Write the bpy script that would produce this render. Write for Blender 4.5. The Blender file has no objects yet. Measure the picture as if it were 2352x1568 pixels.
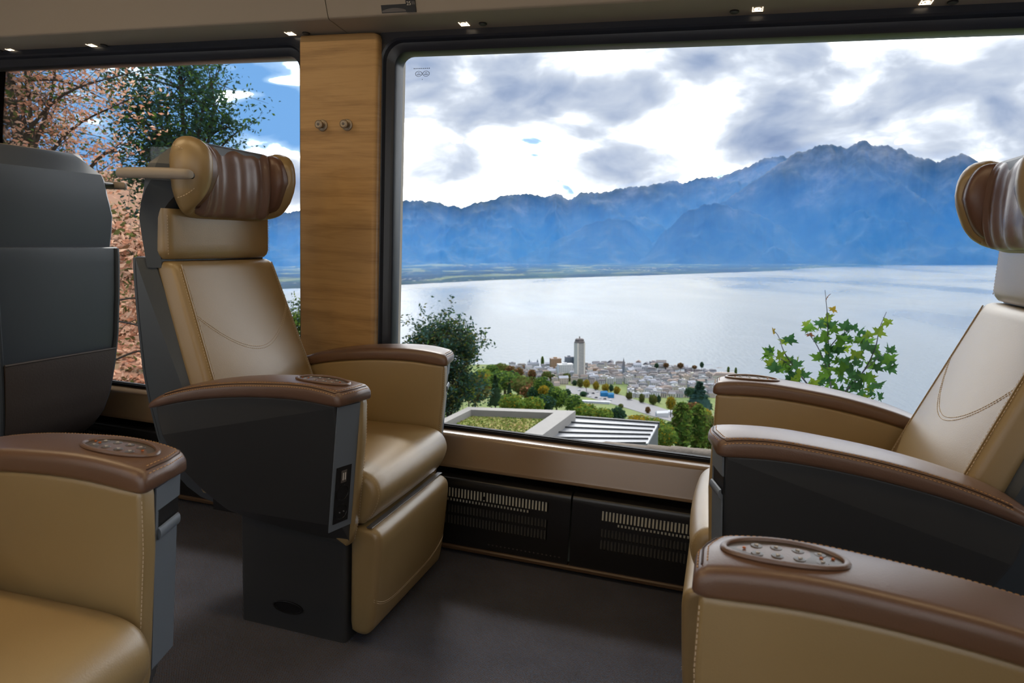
import bpy, bmesh, math, random
import numpy as np
from mathutils import Vector, Matrix, noise

scene = bpy.context.scene
COL = scene.collection
PI = math.pi

# ------------------------------------------------------------------ camera
# train frame: x along the window wall, y towards the window wall, z up (floor z = 0)
CAM = np.array([0.0, 0.0, 1.05])
FPX = 1586.3

def axes(yaw, pit, rol):
    yaw, pit, rol = np.radians([yaw, pit, rol])
    c, s = math.cos(yaw), math.sin(yaw)
    f = np.array([-s * math.cos(pit), c * math.cos(pit), -math.sin(pit)])
    r = np.array([c, s, 0.0])
    u = np.cross(r, f)
    return np.array([r * math.cos(rol) + u * math.sin(rol), r * math.sin(rol) - u * math.cos(rol), f])

MX = axes(16.874, 8.581, 2.513)             # rows: right, down, forward
cd = bpy.data.cameras.new('camera')
cd.sensor_width = 36.0
cd.lens = FPX / 2352 * 36.0
cd.clip_start = 0.02
cd.clip_end = 60000
cd.dof.use_dof = True
cd.dof.focus_distance = 1.9
cd.dof.aperture_fstop = 8.0
cam = bpy.data.objects.new('camera', cd)
COL.objects.link(cam)
m = Matrix.Identity(4)
for i in range(3):
    m[i][0], m[i][1], m[i][2], m[i][3] = MX[0][i], -MX[1][i], -MX[2][i], CAM[i]
cam.matrix_world = m
scene.camera = cam

# the train stands on a steep grade: the landscape frame (x right, y out, z true up) is tilted against it
RW = MX.T @ axes(0, 7.61, -0.59)

def W(p):
    """landscape frame -> train frame"""
    return RW @ np.asarray(p, float) + CAM

def look(u, v):
    return RW.T @ (MX.T @ np.array([(u - 1176) / FPX, (v - 784) / FPX, 1.0]))

def at_dist(u, v, r):
    d = look(u, v)
    return d * (r / math.hypot(d[0], d[1]))

def at_height(u, v, z):
    d = look(u, v)
    return d * (z / d[2])

# ------------------------------------------------------------------ view and world
vs = scene.view_settings
vs.view_transform = 'Standard'
vs.look = 'None'
vs.gamma = 1.0
vs.use_curve_mapping = False
vs.exposure = 0.0
SKY = 7.8
cy = scene.cycles
cy.max_bounces = 6
cy.diffuse_bounces = 3
cy.glossy_bounces = 2
cy.transmission_bounces = 4
cy.transparent_max_bounces = 10
cy.volume_bounces = 0
cy.caustics_reflective = False
cy.caustics_refractive = False
cy.sample_clamp_indirect = 6.0
cy.use_denoising = True
cy.use_adaptive_sampling = True
cy.adaptive_threshold = 0.07
cy.adaptive_min_samples = 16

class NT:
    """small helper around a node tree"""
    def __init__(self, tree):
        self.t = tree
        tree.nodes.clear()
    def n(self, kind, ins=(), **kw):
        nd = self.t.nodes.new(kind)
        for k, v in kw.items():
            setattr(nd, k, v)
        for k, v in (ins.items() if isinstance(ins, dict) else enumerate(ins)):
            if v is None:
                continue
            sock = nd.inputs[k]
            if isinstance(v, bpy.types.NodeSocket):
                self.t.links.new(v, sock)
            elif isinstance(v, bpy.types.Node):
                self.t.links.new(v.outputs[0], sock)
            else:
                sock.default_value = v
        return nd
    def math(self, op, a, b=None, c=None, clamp=False):
        return self.n('ShaderNodeMath', [a, b, c], operation=op, use_clamp=clamp).outputs[0]
    def ramp(self, fac, stops, interp='LINEAR'):
        nd = self.n('ShaderNodeValToRGB', {0: fac})
        cr = nd.color_ramp
        cr.interpolation = interp
        while len(cr.elements) < len(stops):
            cr.elements.new(0.5)
        for e, (p, c) in zip(cr.elements, stops):
            e.position = p
            e.color = (*c, 1) if len(c) == 3 else c
        return nd.outputs[0]
    def mix(self, fac, a, b, blend='MIX'):
        nd = self.n('ShaderNodeMix', data_type='RGBA', blend_type=blend)
        for k, v in ((0, fac), (6, a), (7, b)):
            if isinstance(v, (bpy.types.NodeSocket,)):
                self.t.links.new(v, nd.inputs[k])
            elif isinstance(v, (int, float)):
                nd.inputs[k].default_value = v
            else:
                nd.inputs[k].default_value = (*v, 1) if len(v) == 3 else v
        return nd.outputs[2]
    def smooth(self, v, a, b, lo=0.0, hi=1.0):
        nd = self.n('ShaderNodeMapRange', {0: v, 1: a, 2: b, 3: lo, 4: hi}, interpolation_type='SMOOTHSTEP')
        return nd.outputs[0]

def lin(r, g, b):
    return tuple(((c / 255 + 0.055) / 1.055) ** 2.4 if c > 10 else c / 255 / 12.92 for c in (r, g, b))

world = bpy.data.worlds.new('sky')
scene.world = world
world.use_nodes = True
N = NT(world.node_tree)
tc = N.n('ShaderNodeTexCoord')
eul = Matrix(RW.T.tolist()).to_euler('XYZ')
mp = N.n('ShaderNodeMapping', {'Vector': tc.outputs['Generated'], 'Rotation': eul}, vector_type='POINT')
sx = N.n('ShaderNodeSeparateXYZ', [mp])
az = N.math('ARCTAN2', sx.outputs[0], sx.outputs[1])
el = N.math('ARCSINE', sx.outputs[2])
st = N.n('ShaderNodeVectorMath', [mp, (1.0, 1.0, 2.0)], operation='MULTIPLY')
warp = N.n('ShaderNodeTexNoise', {'Vector': st, 'Scale': 4.0, 'Detail': 3.0})
wv = N.n('ShaderNodeVectorMath', [warp.outputs['Color'], (0.5, 0.5, 0.5)], operation='SUBTRACT')
wv = N.n('ShaderNodeVectorMath', [wv, (0.16, 0.16, 0.16)], operation='MULTIPLY')
pv = N.n('ShaderNodeVectorMath', [st, wv], operation='ADD')
n1 = N.n('ShaderNodeTexNoise', {'Vector': pv, 'Scale': 6.0, 'Detail': 8.0, 'Roughness': 0.50})
n2 = N.n('ShaderNodeTexNoise', {'Vector': pv, 'Scale': 2.2, 'Detail': 2.0})
dens = N.math('ADD', N.math('MULTIPLY', n1.outputs[0], 1.0), N.math('MULTIPLY', n2.outputs[0], 0.45))
# cloud cover opens up into blue sky towards the west end of the view
cover = N.smooth(az, -0.42, -0.12, -0.20, 0.03)
dens = N.math('ADD', dens, cover)
def blob(px, py, rx, ry, amp):
    global dens
    d = look(px, py)
    d = d / np.linalg.norm(d)
    a0, e0 = math.atan2(d[0], d[1]), math.asin(d[2])
    dx = N.math('MULTIPLY', N.math('SUBTRACT', az, a0), FPX / rx)
    dy = N.math('MULTIPLY', N.math('SUBTRACT', el, e0), FPX / ry)
    q = N.math('ADD', N.math('MULTIPLY', dx, dx), N.math('MULTIPLY', dy, dy))
    g = N.math('MULTIPLY', N.math('EXPONENT', N.math('MULTIPLY', q, -1.0)), amp)
    dens = N.math('ADD', dens, g)
for b in ((1190, 190, 120, 60, .14), (1860, 190, 170, 100, .15), (1540, 230, 140, 65, .10), (1060, 340, 100, 70, .11),
          (2200, 270, 170, 60, .11), (1440, 380, 150, 50, .09), (1300, 400, 100, 40, .06), (1250, 320, 110, 40, -.03), (1228, 342, 55, 28, .07), (1400, 130, 130, 40, -.07),
          (1690, 280, 70, 70, -.06), (2080, 140, 110, 60, -.06), (985, 440, 90, 30, -.04), (1650, 110, 120, 40, -.04), (1330, 270, 60, 16, -.10), (965, 245, 40, 14, -.08),
          (590, 235, 130, 90, -.22), (500, 228, 60, 20, .26), (640, 186, 40, 10, .22), (560, 215, 50, 10, .20), (640, 390, 110, 55, .24), (520, 155, 60, 10, .12)):
    blob(*b)
cloud = N.ramp(dens, [(0.52, lin(116, 168, 226)), (0.60, lin(170, 204, 240)), (0.655, (0.97, 0.98, 1.0)), (0.71, (1.0, 1.0, 1.0)),
                      (0.79, lin(216, 224, 238)), (0.92, lin(164, 180, 210)), (1.02, lin(136, 156, 194))])
# sunlit cloud is several times brighter than the paper white of the picture
glow = N.ramp(dens, [(0.52, (0.150,) * 3), (0.60, (0.165,) * 3), (0.655, (0.70,) * 3), (0.69, (1.0,) * 3), (0.725, (0.42,) * 3), (0.765, (0.168,) * 3), (0.82, (0.138,) * 3), (1.0, (0.132,) * 3)])
horizon = N.smooth(el, -0.02, 0.07, 0.6, 0.0)
skyc = N.mix(horizon, cloud, lin(232, 240, 250))
ground = N.smooth(el, -0.06, -0.01, 0.0, 1.0)
skyc = N.mix(ground, lin(60, 72, 70), skyc)
bg = N.n('ShaderNodeBackground', {0: skyc, 1: N.math('MULTIPLY', glow, SKY)})
N.n('ShaderNodeOutputWorld', [bg])
world.cycles.sampling_method = 'MANUAL'
world.cycles.sample_map_resolution = 512

# sun behind thin cloud, high over the lake
sd = bpy.data.lights.new('sun', 'SUN')
sd.energy = 4.5
sd.angle = math.radians(12)
sd.color = (1.0, 0.95, 0.88)
sun = bpy.data.objects.new('sun', sd)
COL.objects.link(sun)
sdir = RW @ np.array([math.sin(math.radians(-6)) * math.cos(math.radians(50)), math.cos(math.radians(-6)) * math.cos(math.radians(50)), math.sin(math.radians(50))])
sun.rotation_euler = Vector(sdir).to_track_quat('Z', 'Y').to_euler()

# warm led ceiling strips of the coach, above and behind the frame
def ceiling_lamp_light(x, y, w, energy):
    l = bpy.data.lights.new('ceiling_led_light', 'AREA')
    l.shape = 'RECTANGLE'
    l.size, l.size_y = w, 0.10
    l.energy = energy
    l.color = (1.0, 0.73, 0.42)
    o = bpy.data.objects.new('ceiling_led_light', l)
    o.location = (x, y, 2.075)
    COL.objects.link(o)
for x, e_ in ((-2.3, 7.5), (-0.8, 4.2), (0.7, 4.4)):
    ceiling_lamp_light(x, 1.0, 1.2, e_)

# warm reading lights in the valance of the near side, like the lit row over the windows
def reading_light(x, energy):
    l = bpy.data.lights.new('reading_light', 'AREA')
    l.shape = 'DISK'
    l.size = 0.06
    l.energy = energy
    l.color = (1.0, 0.65, 0.28)
    o = bpy.data.objects.new('reading_light', l)
    o.location = (x, -0.06, 1.66)
    o.rotation_euler = (math.radians(28), 0, 0)
    COL.objects.link(o)
for x, e_ in ((-1.75, 2.4), (-1.15, 1.8), (0.85, 0.9)):
    reading_light(x, e_)

# ------------------------------------------------------------------ materials
MATS = {}
def mat(name, col, rough=0.5, spec=0.5, bump=None, metal=0.0, vary=None, coat=0.0, emit=None, extra=None):
    """principled material; bump=(scale, strength, distance); vary=(scale, amount)"""
    mt = bpy.data.materials.new(name)
    mt.use_nodes = True
    T = NT(mt.node_tree)
    p = T.n('ShaderNodeBsdfPrincipled', {'Base Color': (*col, 1), 'Roughness': rough, 'Metallic': metal, 'Specular IOR Level': spec, 'Coat Weight': coat, 'Coat Roughness': 0.42})
    tcn = T.n('ShaderNodeTexCoord')
    if vary:
        nz = T.n('ShaderNodeTexNoise', {'Vector': tcn.outputs['Object'], 'Scale': vary[0], 'Detail': 4.0})
        f = T.math('ADD', T.math('MULTIPLY', T.math('SUBTRACT', nz.outputs[0], 0.5), vary[1] * 2), 1.0)
        c = T.mix(1.0, col, f, 'MULTIPLY')
        T.t.links.new(c, p.inputs['Base Color'])
    if bump:
        nz = T.n('ShaderNodeTexNoise', {'Vector': tcn.outputs['Object'], 'Scale': bump[0], 'Detail': 3.0})
        b = T.n('ShaderNodeBump', {'Strength': bump[1], 'Distance': bump[2], 'Height': nz.outputs[0]})
        T.t.links.new(b.outputs[0], p.inputs['Normal'])
    if emit:
        p.inputs['Emission Color'].default_value = (*emit[0], 1)
        p.inputs['Emission Strength'].default_value = emit[1]
    T.n('ShaderNodeOutputMaterial', [p])
    if extra:
        extra(T, p, tcn)
    MATS[name] = mt
    return mt

TAN = mat('tan_leather', lin(146, 123, 82), 0.38, 0.75, bump=(420, 0.12, 0.002), vary=(9, 0.05), coat=0.45)
BROWN = mat('brown_leather', lin(98, 70, 52), 0.38, 0.7, bump=(420, 0.14, 0.002), vary=(9, 0.05), coat=0.35)
PILLOW = mat('pillow_leather', lin(98, 70, 58), 0.36, 0.6, bump=(300, 0.10, 0.002), vary=(12, 0.08))
SATIN = mat('gathered_leather', lin(112, 88, 78), 0.30, 0.65, bump=(300, 0.08, 0.002))
DARK = mat('dark_plastic', lin(52, 53, 55), 0.45, 0.5, bump=(900, 0.05, 0.001))
BACKGREY = mat('back_shell_skylit', lin(62, 69, 77), 0.40, 0.55, bump=(900, 0.04, 0.001))  # the dark plastic, with bluish window light mixed into its colour
GREY = mat('grey_plastic', lin(98, 106, 116), 0.42, 0.45, bump=(900, 0.04, 0.001))
BLACK = mat('black_plastic', lin(22, 22, 24), 0.4, 0.4)
POCKET = mat('pocket_leather', lin(74, 66, 62), 0.55, 0.35, bump=(160, 0.15, 0.003), vary=(6, 0.06))
THREAD = mat('tan_thread', lin(190, 150, 105), 0.7, 0.2)
THREADP = mat('pale_thread', lin(205, 186, 160), 0.7, 0.2)
STEEL = mat('brushed_steel', (0.55, 0.55, 0.56), 0.3, 0.5, metal=1.0)
PANELGREY = mat('control_panel_grey', lin(84, 78, 75), 0.35, 0.5)
WHITEINK = mat('white_print', lin(190, 184, 176), 0.6, 0.3)
ORANGEINK = mat('orange_print', lin(196, 110, 56), 0.6, 0.3)

# ------------------------------------------------------------------ mesh helpers
def link(name, me, mt=None, parent=None, smooth=True, sharp=0.7):
    if mt is not None:
        me.materials.append(mt)
    if smooth:
        me.shade_smooth()
        me.set_sharp_from_angle(angle=sharp)
    o = bpy.data.objects.new(name, me)
    COL.objects.link(o)
    if parent is not None:
        o.parent = parent
    return o

def mesh(name, verts, faces):
    me = bpy.data.meshes.new(name)
    me.from_pydata([tuple(map(float, v)) for v in verts], [], [tuple(map(int, f)) for f in faces])
    bm = bmesh.new()
    bm.from_mesh(me)
    bmesh.ops.recalc_face_normals(bm, faces=bm.faces)
    bm.to_mesh(me)
    bm.free()
    return me

def add(name, verts, faces, mt, parent=None, smooth=True, sharp=0.7):
    return link(name, mesh(name, verts, faces), mt, parent, smooth, sharp)

class MB:
    """collects pieces of ONE part"""
    def __init__(self):
        self.v, self.f = [], []
    def put(self, verts, faces):
        o = len(self.v)
        self.v += [tuple(p) for p in verts]
        self.f += [tuple(i + o for i in f) for f in faces]
        return self
    def box(self, x0, x1, y0, y1, z0, z1):
        return self.put([(x0, y0, z0), (x1, y0, z0), (x1, y1, z0), (x0, y1, z0), (x0, y0, z1), (x1, y0, z1), (x1, y1, z1), (x0, y1, z1)],
                        [(0, 3, 2, 1), (4, 5, 6, 7), (0, 1, 5, 4), (1, 2, 6, 5), (2, 3, 7, 6), (3, 0, 4, 7)])
    def build(self, name, mt, parent=None, smooth=True, sharp=0.7):
        return add(name, self.v, self.f, mt, parent, smooth, sharp)

def loft(rings, cap=True, closed=True):
    n = len(rings[0])
    v = [p for r in rings for p in r]
    f = []
    for i in range(len(rings) - 1):
        for j in range(n if closed else n - 1):
            k = (j + 1) % n
            f.append((i * n + j, i * n + k, (i + 1) * n + k, (i + 1) * n + j))
    if cap and closed:
        f.append(tuple(range(n - 1, -1, -1)))
        f.append(tuple((len(rings) - 1) * n + j for j in range(n)))
    return v, f

def tube(path, r, n=8, round_ends=False):
    P = [np.asarray(p, float) for p in path]
    rr = r if hasattr(r, '__len__') else [r] * len(P)
    rings = []
    up = np.array([0, 0, 1.0])
    prev = None
    for i, p in enumerate(P):
        t = P[min(i + 1, len(P) - 1)] - P[max(i - 1, 0)]
        t = t / (np.linalg.norm(t) + 1e-12)
        a = np.cross(t, up if prev is None else np.cross(prev, t))
        if prev is not None:
            a = prev - t * (prev @ t)
        elif np.linalg.norm(a) < 1e-4:
            a = np.cross(t, np.array([1.0, 0, 0]))
        a = a / (np.linalg.norm(a) + 1e-12)
        b = np.cross(t, a)
        prev = a
        rings.append([p + rr[i] * (math.cos(q) * a + math.sin(q) * b) for q in [2 * PI * k / n for k in range(n)]])
    return loft(rings)

def stitch_mb(mb, path, dash=0.0045, gap=0.003, r=0.0008):
    P = [np.asarray(p, float) for p in path]
    seg = [np.linalg.norm(P[i + 1] - P[i]) for i in range(len(P) - 1)]
    L = sum(seg)
    def pos(s):
        for i, q in enumerate(seg):
            if s <= q or i == len(seg) - 1:
                return P[i] + (P[i + 1] - P[i]) * min(1.0, s / (q + 1e-12))
            s -= q
    s = 0.0
    while s + dash < L:
        mb.put(*tube([pos(s), pos(s + dash)], r, 4))
        s += dash + gap

def catmull(pts, n=8):
    P = [np.asarray(p, float) for p in pts]
    P = [2 * P[0] - P[1]] + P + [2 * P[-1] - P[-2]]
    out = []
    for i in range(1, len(P) - 2):
        for k in range(n):
            t = k / n
            a, b, c, d = P[i - 1], P[i], P[i + 1], P[i + 2]
            out.append(0.5 * ((2 * b) + (c - a) * t + (2 * a - 5 * b + 4 * c - d) * t * t + (3 * b - a - 3 * c + d) * t ** 3))
    out.append(P[-2])
    return out

def round_poly(pts, seg=5):
    """pts: (x, z, radius) corners -> dense closed outline"""
    out = []
    n = len(pts)
    for i in range(n):
        p = np.array(pts[i][:2], float)
        a = np.array(pts[i - 1][:2], float) - p
        b = np.array(pts[(i + 1) % n][:2], float) - p
        r = pts[i][2] if len(pts[i]) > 2 else 0
        la, lb = np.linalg.norm(a), np.linalg.norm(b)
        if r <= 0:
            out.append(p)
            continue
        a, b = a / la, b / lb
        ang = math.acos(max(-1, min(1, a @ b)))
        d = min(r / math.tan(ang / 2), la * 0.48, lb * 0.48)
        p0, p1 = p + a * d, p + b * d
        for k in range(seg + 1):
            t = k / seg
            out.append((1 - t) ** 2 * p0 + 2 * t * (1 - t) * p + t * t * p1)
    return out

def inset(poly, d):
    P = np.array(poly)
    n = len(P)
    area = sum(P[i][0] * P[(i + 1) % n][1] - P[(i + 1) % n][0] * P[i][1] for i in range(n))
    s = 1 if area > 0 else -1
    nx = np.roll(P, -1, 0) - P
    pv = P - np.roll(P, 1, 0)
    def nrm(e):
        e = e / (np.linalg.norm(e, axis=1)[:, None] + 1e-12)
        return np.stack([-e[:, 1], e[:, 0]], 1) * s
    q = nrm(nx) + nrm(pv)
    q = q / (np.linalg.norm(q, axis=1)[:, None] + 1e-12)
    return P + q * d

def puff(outline, y0, y1, r, ny=6, nr=4, deform=None):
    """side outline in (x, z) swept from y0 to y1 with rounded rims"""
    rows = []
    for k in range(nr + 1):
        t = PI / 2 * k / nr
        rows.append((y0 + r * (1 - math.sin(t)), r * (1 - math.cos(t + 0) if False else 1 - math.sin(t))))
    rows = [(y0 + r * (1 - math.cos(PI / 2 * k / nr)), r * (1 - math.sin(PI / 2 * k / nr))) for k in range(nr + 1)]
    mid = [(y0 + r + (y1 - y0 - 2 * r) * k / ny, 0.0) for k in range(1, ny)]
    rows2 = [(y1 - (y - y0), i) for y, i in rows[::-1]]
    rings = []
    for y, i in rows + mid + rows2:
        rings.append([(p[0], y, p[1]) for p in inset(outline, i)])
    v, f = loft(rings)
    if deform:
        v = [deform(*p) for p in v]
    return v, f

def rrect(x0, x1, w, r, z, n=5, bulge=0.0):
    """rounded rectangle ring in plan: x0 (back) .. x1 (front), half width w"""
    out = []
    r = min(r, (x1 - x0) / 2 - 1e-4, w - 1e-4)
    for cx_, cy_, a0 in ((x1 - r, w - r, 0), (x0 + r, w - r, PI / 2), (x0 + r, -w + r, PI), (x1 - r, -w + r, 1.5 * PI)):
        for k in range(n + 1):
            a = a0 + PI / 2 * k / n
            out.append((cx_ + r * math.cos(a), cy_ + r * math.sin(a), z))
        if a0 == PI / 2:
            for k in range(1, 6):
                out.append((x0, (w - r) * (1 - 2 * k / 6), z))
        if a0 == 1.5 * PI:
            for k in range(1, 8):
                t = -1 + 2 * k / 8
                out.append((x1 + bulge * (1 - t * t), (w - r) * t, z))
    return out

def interp(x, xs, ys):
    return float(np.interp(x, xs, ys))

def empty(name, loc, rz=0.0):
    o = bpy.data.objects.new(name, None)
    o.location = loc
    o.rotation_euler = (0, 0, rz)
    o.empty_display_size = 0.1
    COL.objects.link(o)
    return o

def tag(o, label=None, cat=None, group=None, kind=None):
    for k, v in (('label', label), ('category', cat), ('group', group), ('kind', kind)):
        if v:
            o[k] = v
    return o

def st(o):
    o['kind'] = 'stuff'
    return o

def srgb_mat(name, rgb, rough=0.8, spec=0.3, **kw):
    return mat(name, lin(*rgb), rough, spec, **kw)
# ------------------------------------------------------------------ the coach: floor, walls, windows, ceiling
XL, XR = -4.6, 3.4

def carpet_nodes(T, p, tcn):
    s = T.n('ShaderNodeSeparateXYZ', [tcn.outputs['Object']])
    def wave(c, k):
        return T.math('SINE', T.math('MULTIPLY', c, k))
    a = wave(s.outputs[0], 2 * PI / 0.0050)
    b = wave(s.outputs[1], 2 * PI / 0.0050)
    w = T.math('MULTIPLY', a, b)
    nz = T.n('ShaderNodeTexNoise', {'Vector': tcn.outputs['Object'], 'Scale': 7.0, 'Detail': 5.0})
    n3 = T.n('ShaderNodeTexNoise', {'Vector': tcn.outputs['Object'], 'Scale': 160.0, 'Detail': 2.0})
    c1 = T.mix(T.smooth(w, -0.7, 0.9), lin(52, 50, 56), lin(112, 106, 110))
    c2 = T.mix(T.smooth(n3.outputs[0], 0.35, 0.7), c1, lin(80, 86, 100))
    c3 = T.mix(1.0, c2, T.math('ADD', T.math('MULTIPLY', nz.outputs[0], 0.5), 0.75), 'MULTIPLY')
    T.t.links.new(c3, p.inputs['Base Color'])
    bp = T.n('ShaderNodeBump', {'Strength': 0.5, 'Distance': 0.002, 'Height': w})
    T.t.links.new(bp.outputs[0], p.inputs['Normal'])
CARPET = mat('woven_carpet', lin(70, 64, 64), 0.95, 0.1, extra=carpet_nodes)
SILL = mat('taupe_sill_panel', lin(142, 118, 92), 0.17, 0.9, bump=(700, 0.05, 0.001))
VAL = mat('taupe_valance', lin(150, 141, 130), 0.55, 0.35, bump=(800, 0.06, 0.001))
FRAME = mat('black_window_frame', lin(34, 38, 48), 0.30, 0.5)
SEAL = mat('rubber_seal', lin(20, 20, 26), 0.55, 0.3)
HEAT = mat('heater_black', lin(27, 26, 27), 0.28, 0.6)
ALU = mat('convector_lit_aluminium', lin(226, 220, 200), 0.5, 0.5)  # light falling on the upper slots is put into this pale colour
BRASS = mat('brass_strip', lin(82, 62, 43), 0.4, 0.5)
CEIL = mat('ceiling_white', lin(190, 182, 170), 0.7, 0.2)
LEDGLOW = mat('led_symbol', (1, 0.86, 0.66), 0.4, emit=((1.0, 0.82, 0.58), 3.0))

def wood_nodes(T, p, tcn):
    mpn = T.n('ShaderNodeMapping', {'Vector': tcn.outputs['Object'], 'Scale': (1.6, 1.6, 18.0)})
    nz = T.n('ShaderNodeTexNoise', {'Vector': mpn, 'Scale': 1.5, 'Detail': 7.0, 'Roughness': 0.62, 'Distortion': 0.5})
    mp2 = T.n('ShaderNodeMapping', {'Vector': tcn.outputs['Object'], 'Scale': (6.0, 6.0, 260.0)})
    fine = T.n('ShaderNodeTexNoise', {'Vector': mp2, 'Scale': 2.0, 'Detail': 3.0})
    f = T.math('ADD', T.math('MULTIPLY', nz.outputs[0], 0.8), T.math('MULTIPLY', fine.outputs[0], 0.25))
    c = T.ramp(f, [(0.30, lin(138, 106, 68)), (0.46, lin(166, 130, 84)), (0.58, lin(182, 146, 97)), (0.75, lin(170, 134, 88))])
    T.t.links.new(c, p.inputs['Base Color'])
WOOD = mat('oak_veneer', lin(150, 110, 66), 0.42, 0.4, extra=wood_nodes)

def glass_material():
    mt = bpy.data.materials.new('window_glass')
    mt.use_nodes = True
    T = NT(mt.node_tree)
    fr = T.n('ShaderNodeFresnel', {'IOR': 1.25})
    tr = T.n('ShaderNodeBsdfTransparent', {0: (0.985, 0.99, 0.985, 1)})
    gl = T.n('ShaderNodeBsdfGlossy', {'Roughness': 0.0, 'Color': (0.9, 0.95, 1, 1)})
    mx = T.n('ShaderNodeMixShader', [fr, tr, gl])
    T.n('ShaderNodeOutputMaterial', [mx])
    return mt
GLASS = glass_material()

def xprism(profile, x0, x1, bev=0.0):
    """profile in (y, z), extruded along x"""
    a = [(x0, y, z) for y, z in profile]
    b = [(x1, y, z) for y, z in profile]
    return loft([a, b])

fl = MB().box(XL, XR, -0.22, 2.12, -0.05, 0.0)
tag(fl.build('floor', CARPET, smooth=False), 'dark brown-grey woven carpet covering the coach floor', 'floor', kind='structure')

GZ0, GZ1 = 0.404, 1.617
WIN = [(-3.30, -1.433), (-1.071, 1.05)]
OPEN = [(-4.5, -3.42)] + [(a - 0.02, b + 0.02) for a, b in WIN] + [(1.40, 3.3)]
def side_wall(y0, y1, name, lab, z0):
    mb = MB()
    mb.box(XL, XR, y0, y1, -0.05, z0)
    mb.box(XL, XR, y0, y1, 1.64, 2.15)
    e = [XL] + [c for o in OPEN for c in o] + [XR]
    for k in range(0, len(e), 2):
        mb.box(e[k], e[k + 1], y0, y1, z0, 1.64)
    tag(mb.build(name, VAL, smooth=False), lab, 'wall', kind='structure')
side_wall(2.165, 2.22, 'wall_window_side', 'coach side wall with large panorama windows towards the lake', 0.385)
side_wall(-0.30, -0.24, 'wall_near_side', 'coach side wall behind the viewpoint', 0.385)
for x0, x1, nm in ((XL - 0.06, XL, 'wall_left'), (XR, XR + 0.06, 'wall_right')):  # added ends, stop sky light leaking in where the coach would go on
    tag(MB().box(x0, x1, -0.3, 2.2, -0.05, 2.15).build(nm, VAL, smooth=False), 'added unseen end wall keeping stray sky light out of the coach', 'wall', kind='structure')
tag(MB().box(XL, XR, -0.3, 2.2, 2.10, 2.16).build('ceiling', CEIL, smooth=False), 'pale coach ceiling', 'ceiling', kind='structure')

# ceiling lamp housings under which the led lights sit
for x in (-2.3, -0.8, 0.7):
    lh = MB().box(x - 0.62, x + 0.62, 0.93, 1.07, 2.085, 2.10).build('ceiling_led_strip', CEIL, smooth=False)
    tag(lh, 'slim led strip under the ceiling, %s of the row' % {-2.3: 'leftmost', -0.8: 'middle one', 0.7: 'rightmost'}[x], 'lamp', 'ceiling led strips')

def rrect_xz(x0, x1, z0, z1, r, y, n=6):
    out = []
    for cx_, cz_, a0 in ((x1 - r, z1 - r, 0), (x0 + r, z1 - r, PI / 2), (x0 + r, z0 + r, PI), (x1 - r, z0 + r, 1.5 * PI)):
        for k in range(n + 1):
            a = a0 + PI / 2 * k / n
            out.append((cx_ + r * math.cos(a), y, cz_ + r * math.sin(a)))
    return out

def window(name, x0, x1, lab):
    w = empty(name, (0, 0, 0))
    tag(w, lab, 'window', kind='structure')
    rings = []
    for e, y in ((0.075, 2.16), (0.075, 2.082), (0.040, 2.082), (0.034, 2.086), (0.028, 2.098), (0.012, 2.104), (0.004, 2.110), (0.0, 2.122), (0.0, 2.162)):
        be = 0.022 if e > 0 else 0.0
        rings.append(rrect_xz(x0 - e, x1 + e, GZ0 - be, GZ1 + e, 0.040 + e * 0.7, y))
    v, f = loft(rings, cap=False)
    add('window_frame', v, f, FRAME, w, sharp=0.5)
    p = MB().box(x0 - 0.015, x1 + 0.015, 2.145, 2.149, GZ0 - 0.015, GZ1 + 0.015)
    p.build('pane', GLASS, w, smooth=False)
    s = MB().box(x0, x1, 2.112, 2.145, GZ0 - 0.004, GZ0 + 0.006)
    s.box(x0, x1, 2.118, 2.124, GZ0 + 0.006, GZ0 + 0.0095)
    s.build('bottom_seal', SEAL, w, smooth=False)
    return w
window('window_1', *WIN[0], 'panorama window showing autumn trees, left of the wooden pillar')
win2 = window('window_2', *WIN[1], 'large panorama window showing the lake and blue mountains')
# approval stamp printed in the pane corner
st_ = MB()
for cx_ in (-1.006, -0.980):
    rg = []
    for rr in (1.0, 0.86):
        rg.append([(cx_ + 0.0125 * rr * math.cos(a), 2.1435, 1.560 + 0.0085 * rr * math.sin(a)) for a in [2 * PI * k / 20 for k in range(20)]])
    st_.put(*loft(rg, cap=False))
    st_.box(cx_ - 0.007, cx_ + 0.007, 2.143, 2.1436, 1.557, 1.5585)
    st_.box(cx_ - 0.004, cx_ + 0.004, 2.143, 2.1436, 1.562, 1.5632)
for k in range(9):
    st_.box(-1.024 + k * 0.0066, -1.024 + k * 0.0066 + 0.004, 2.143, 2.1436, 1.5755, 1.5775)
st_.box(-0.994, -0.992, 2.143, 2.1436, 1.541, 1.543)
st(st_.build('approval_stamp', SEAL, win2, smooth=False))

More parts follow.
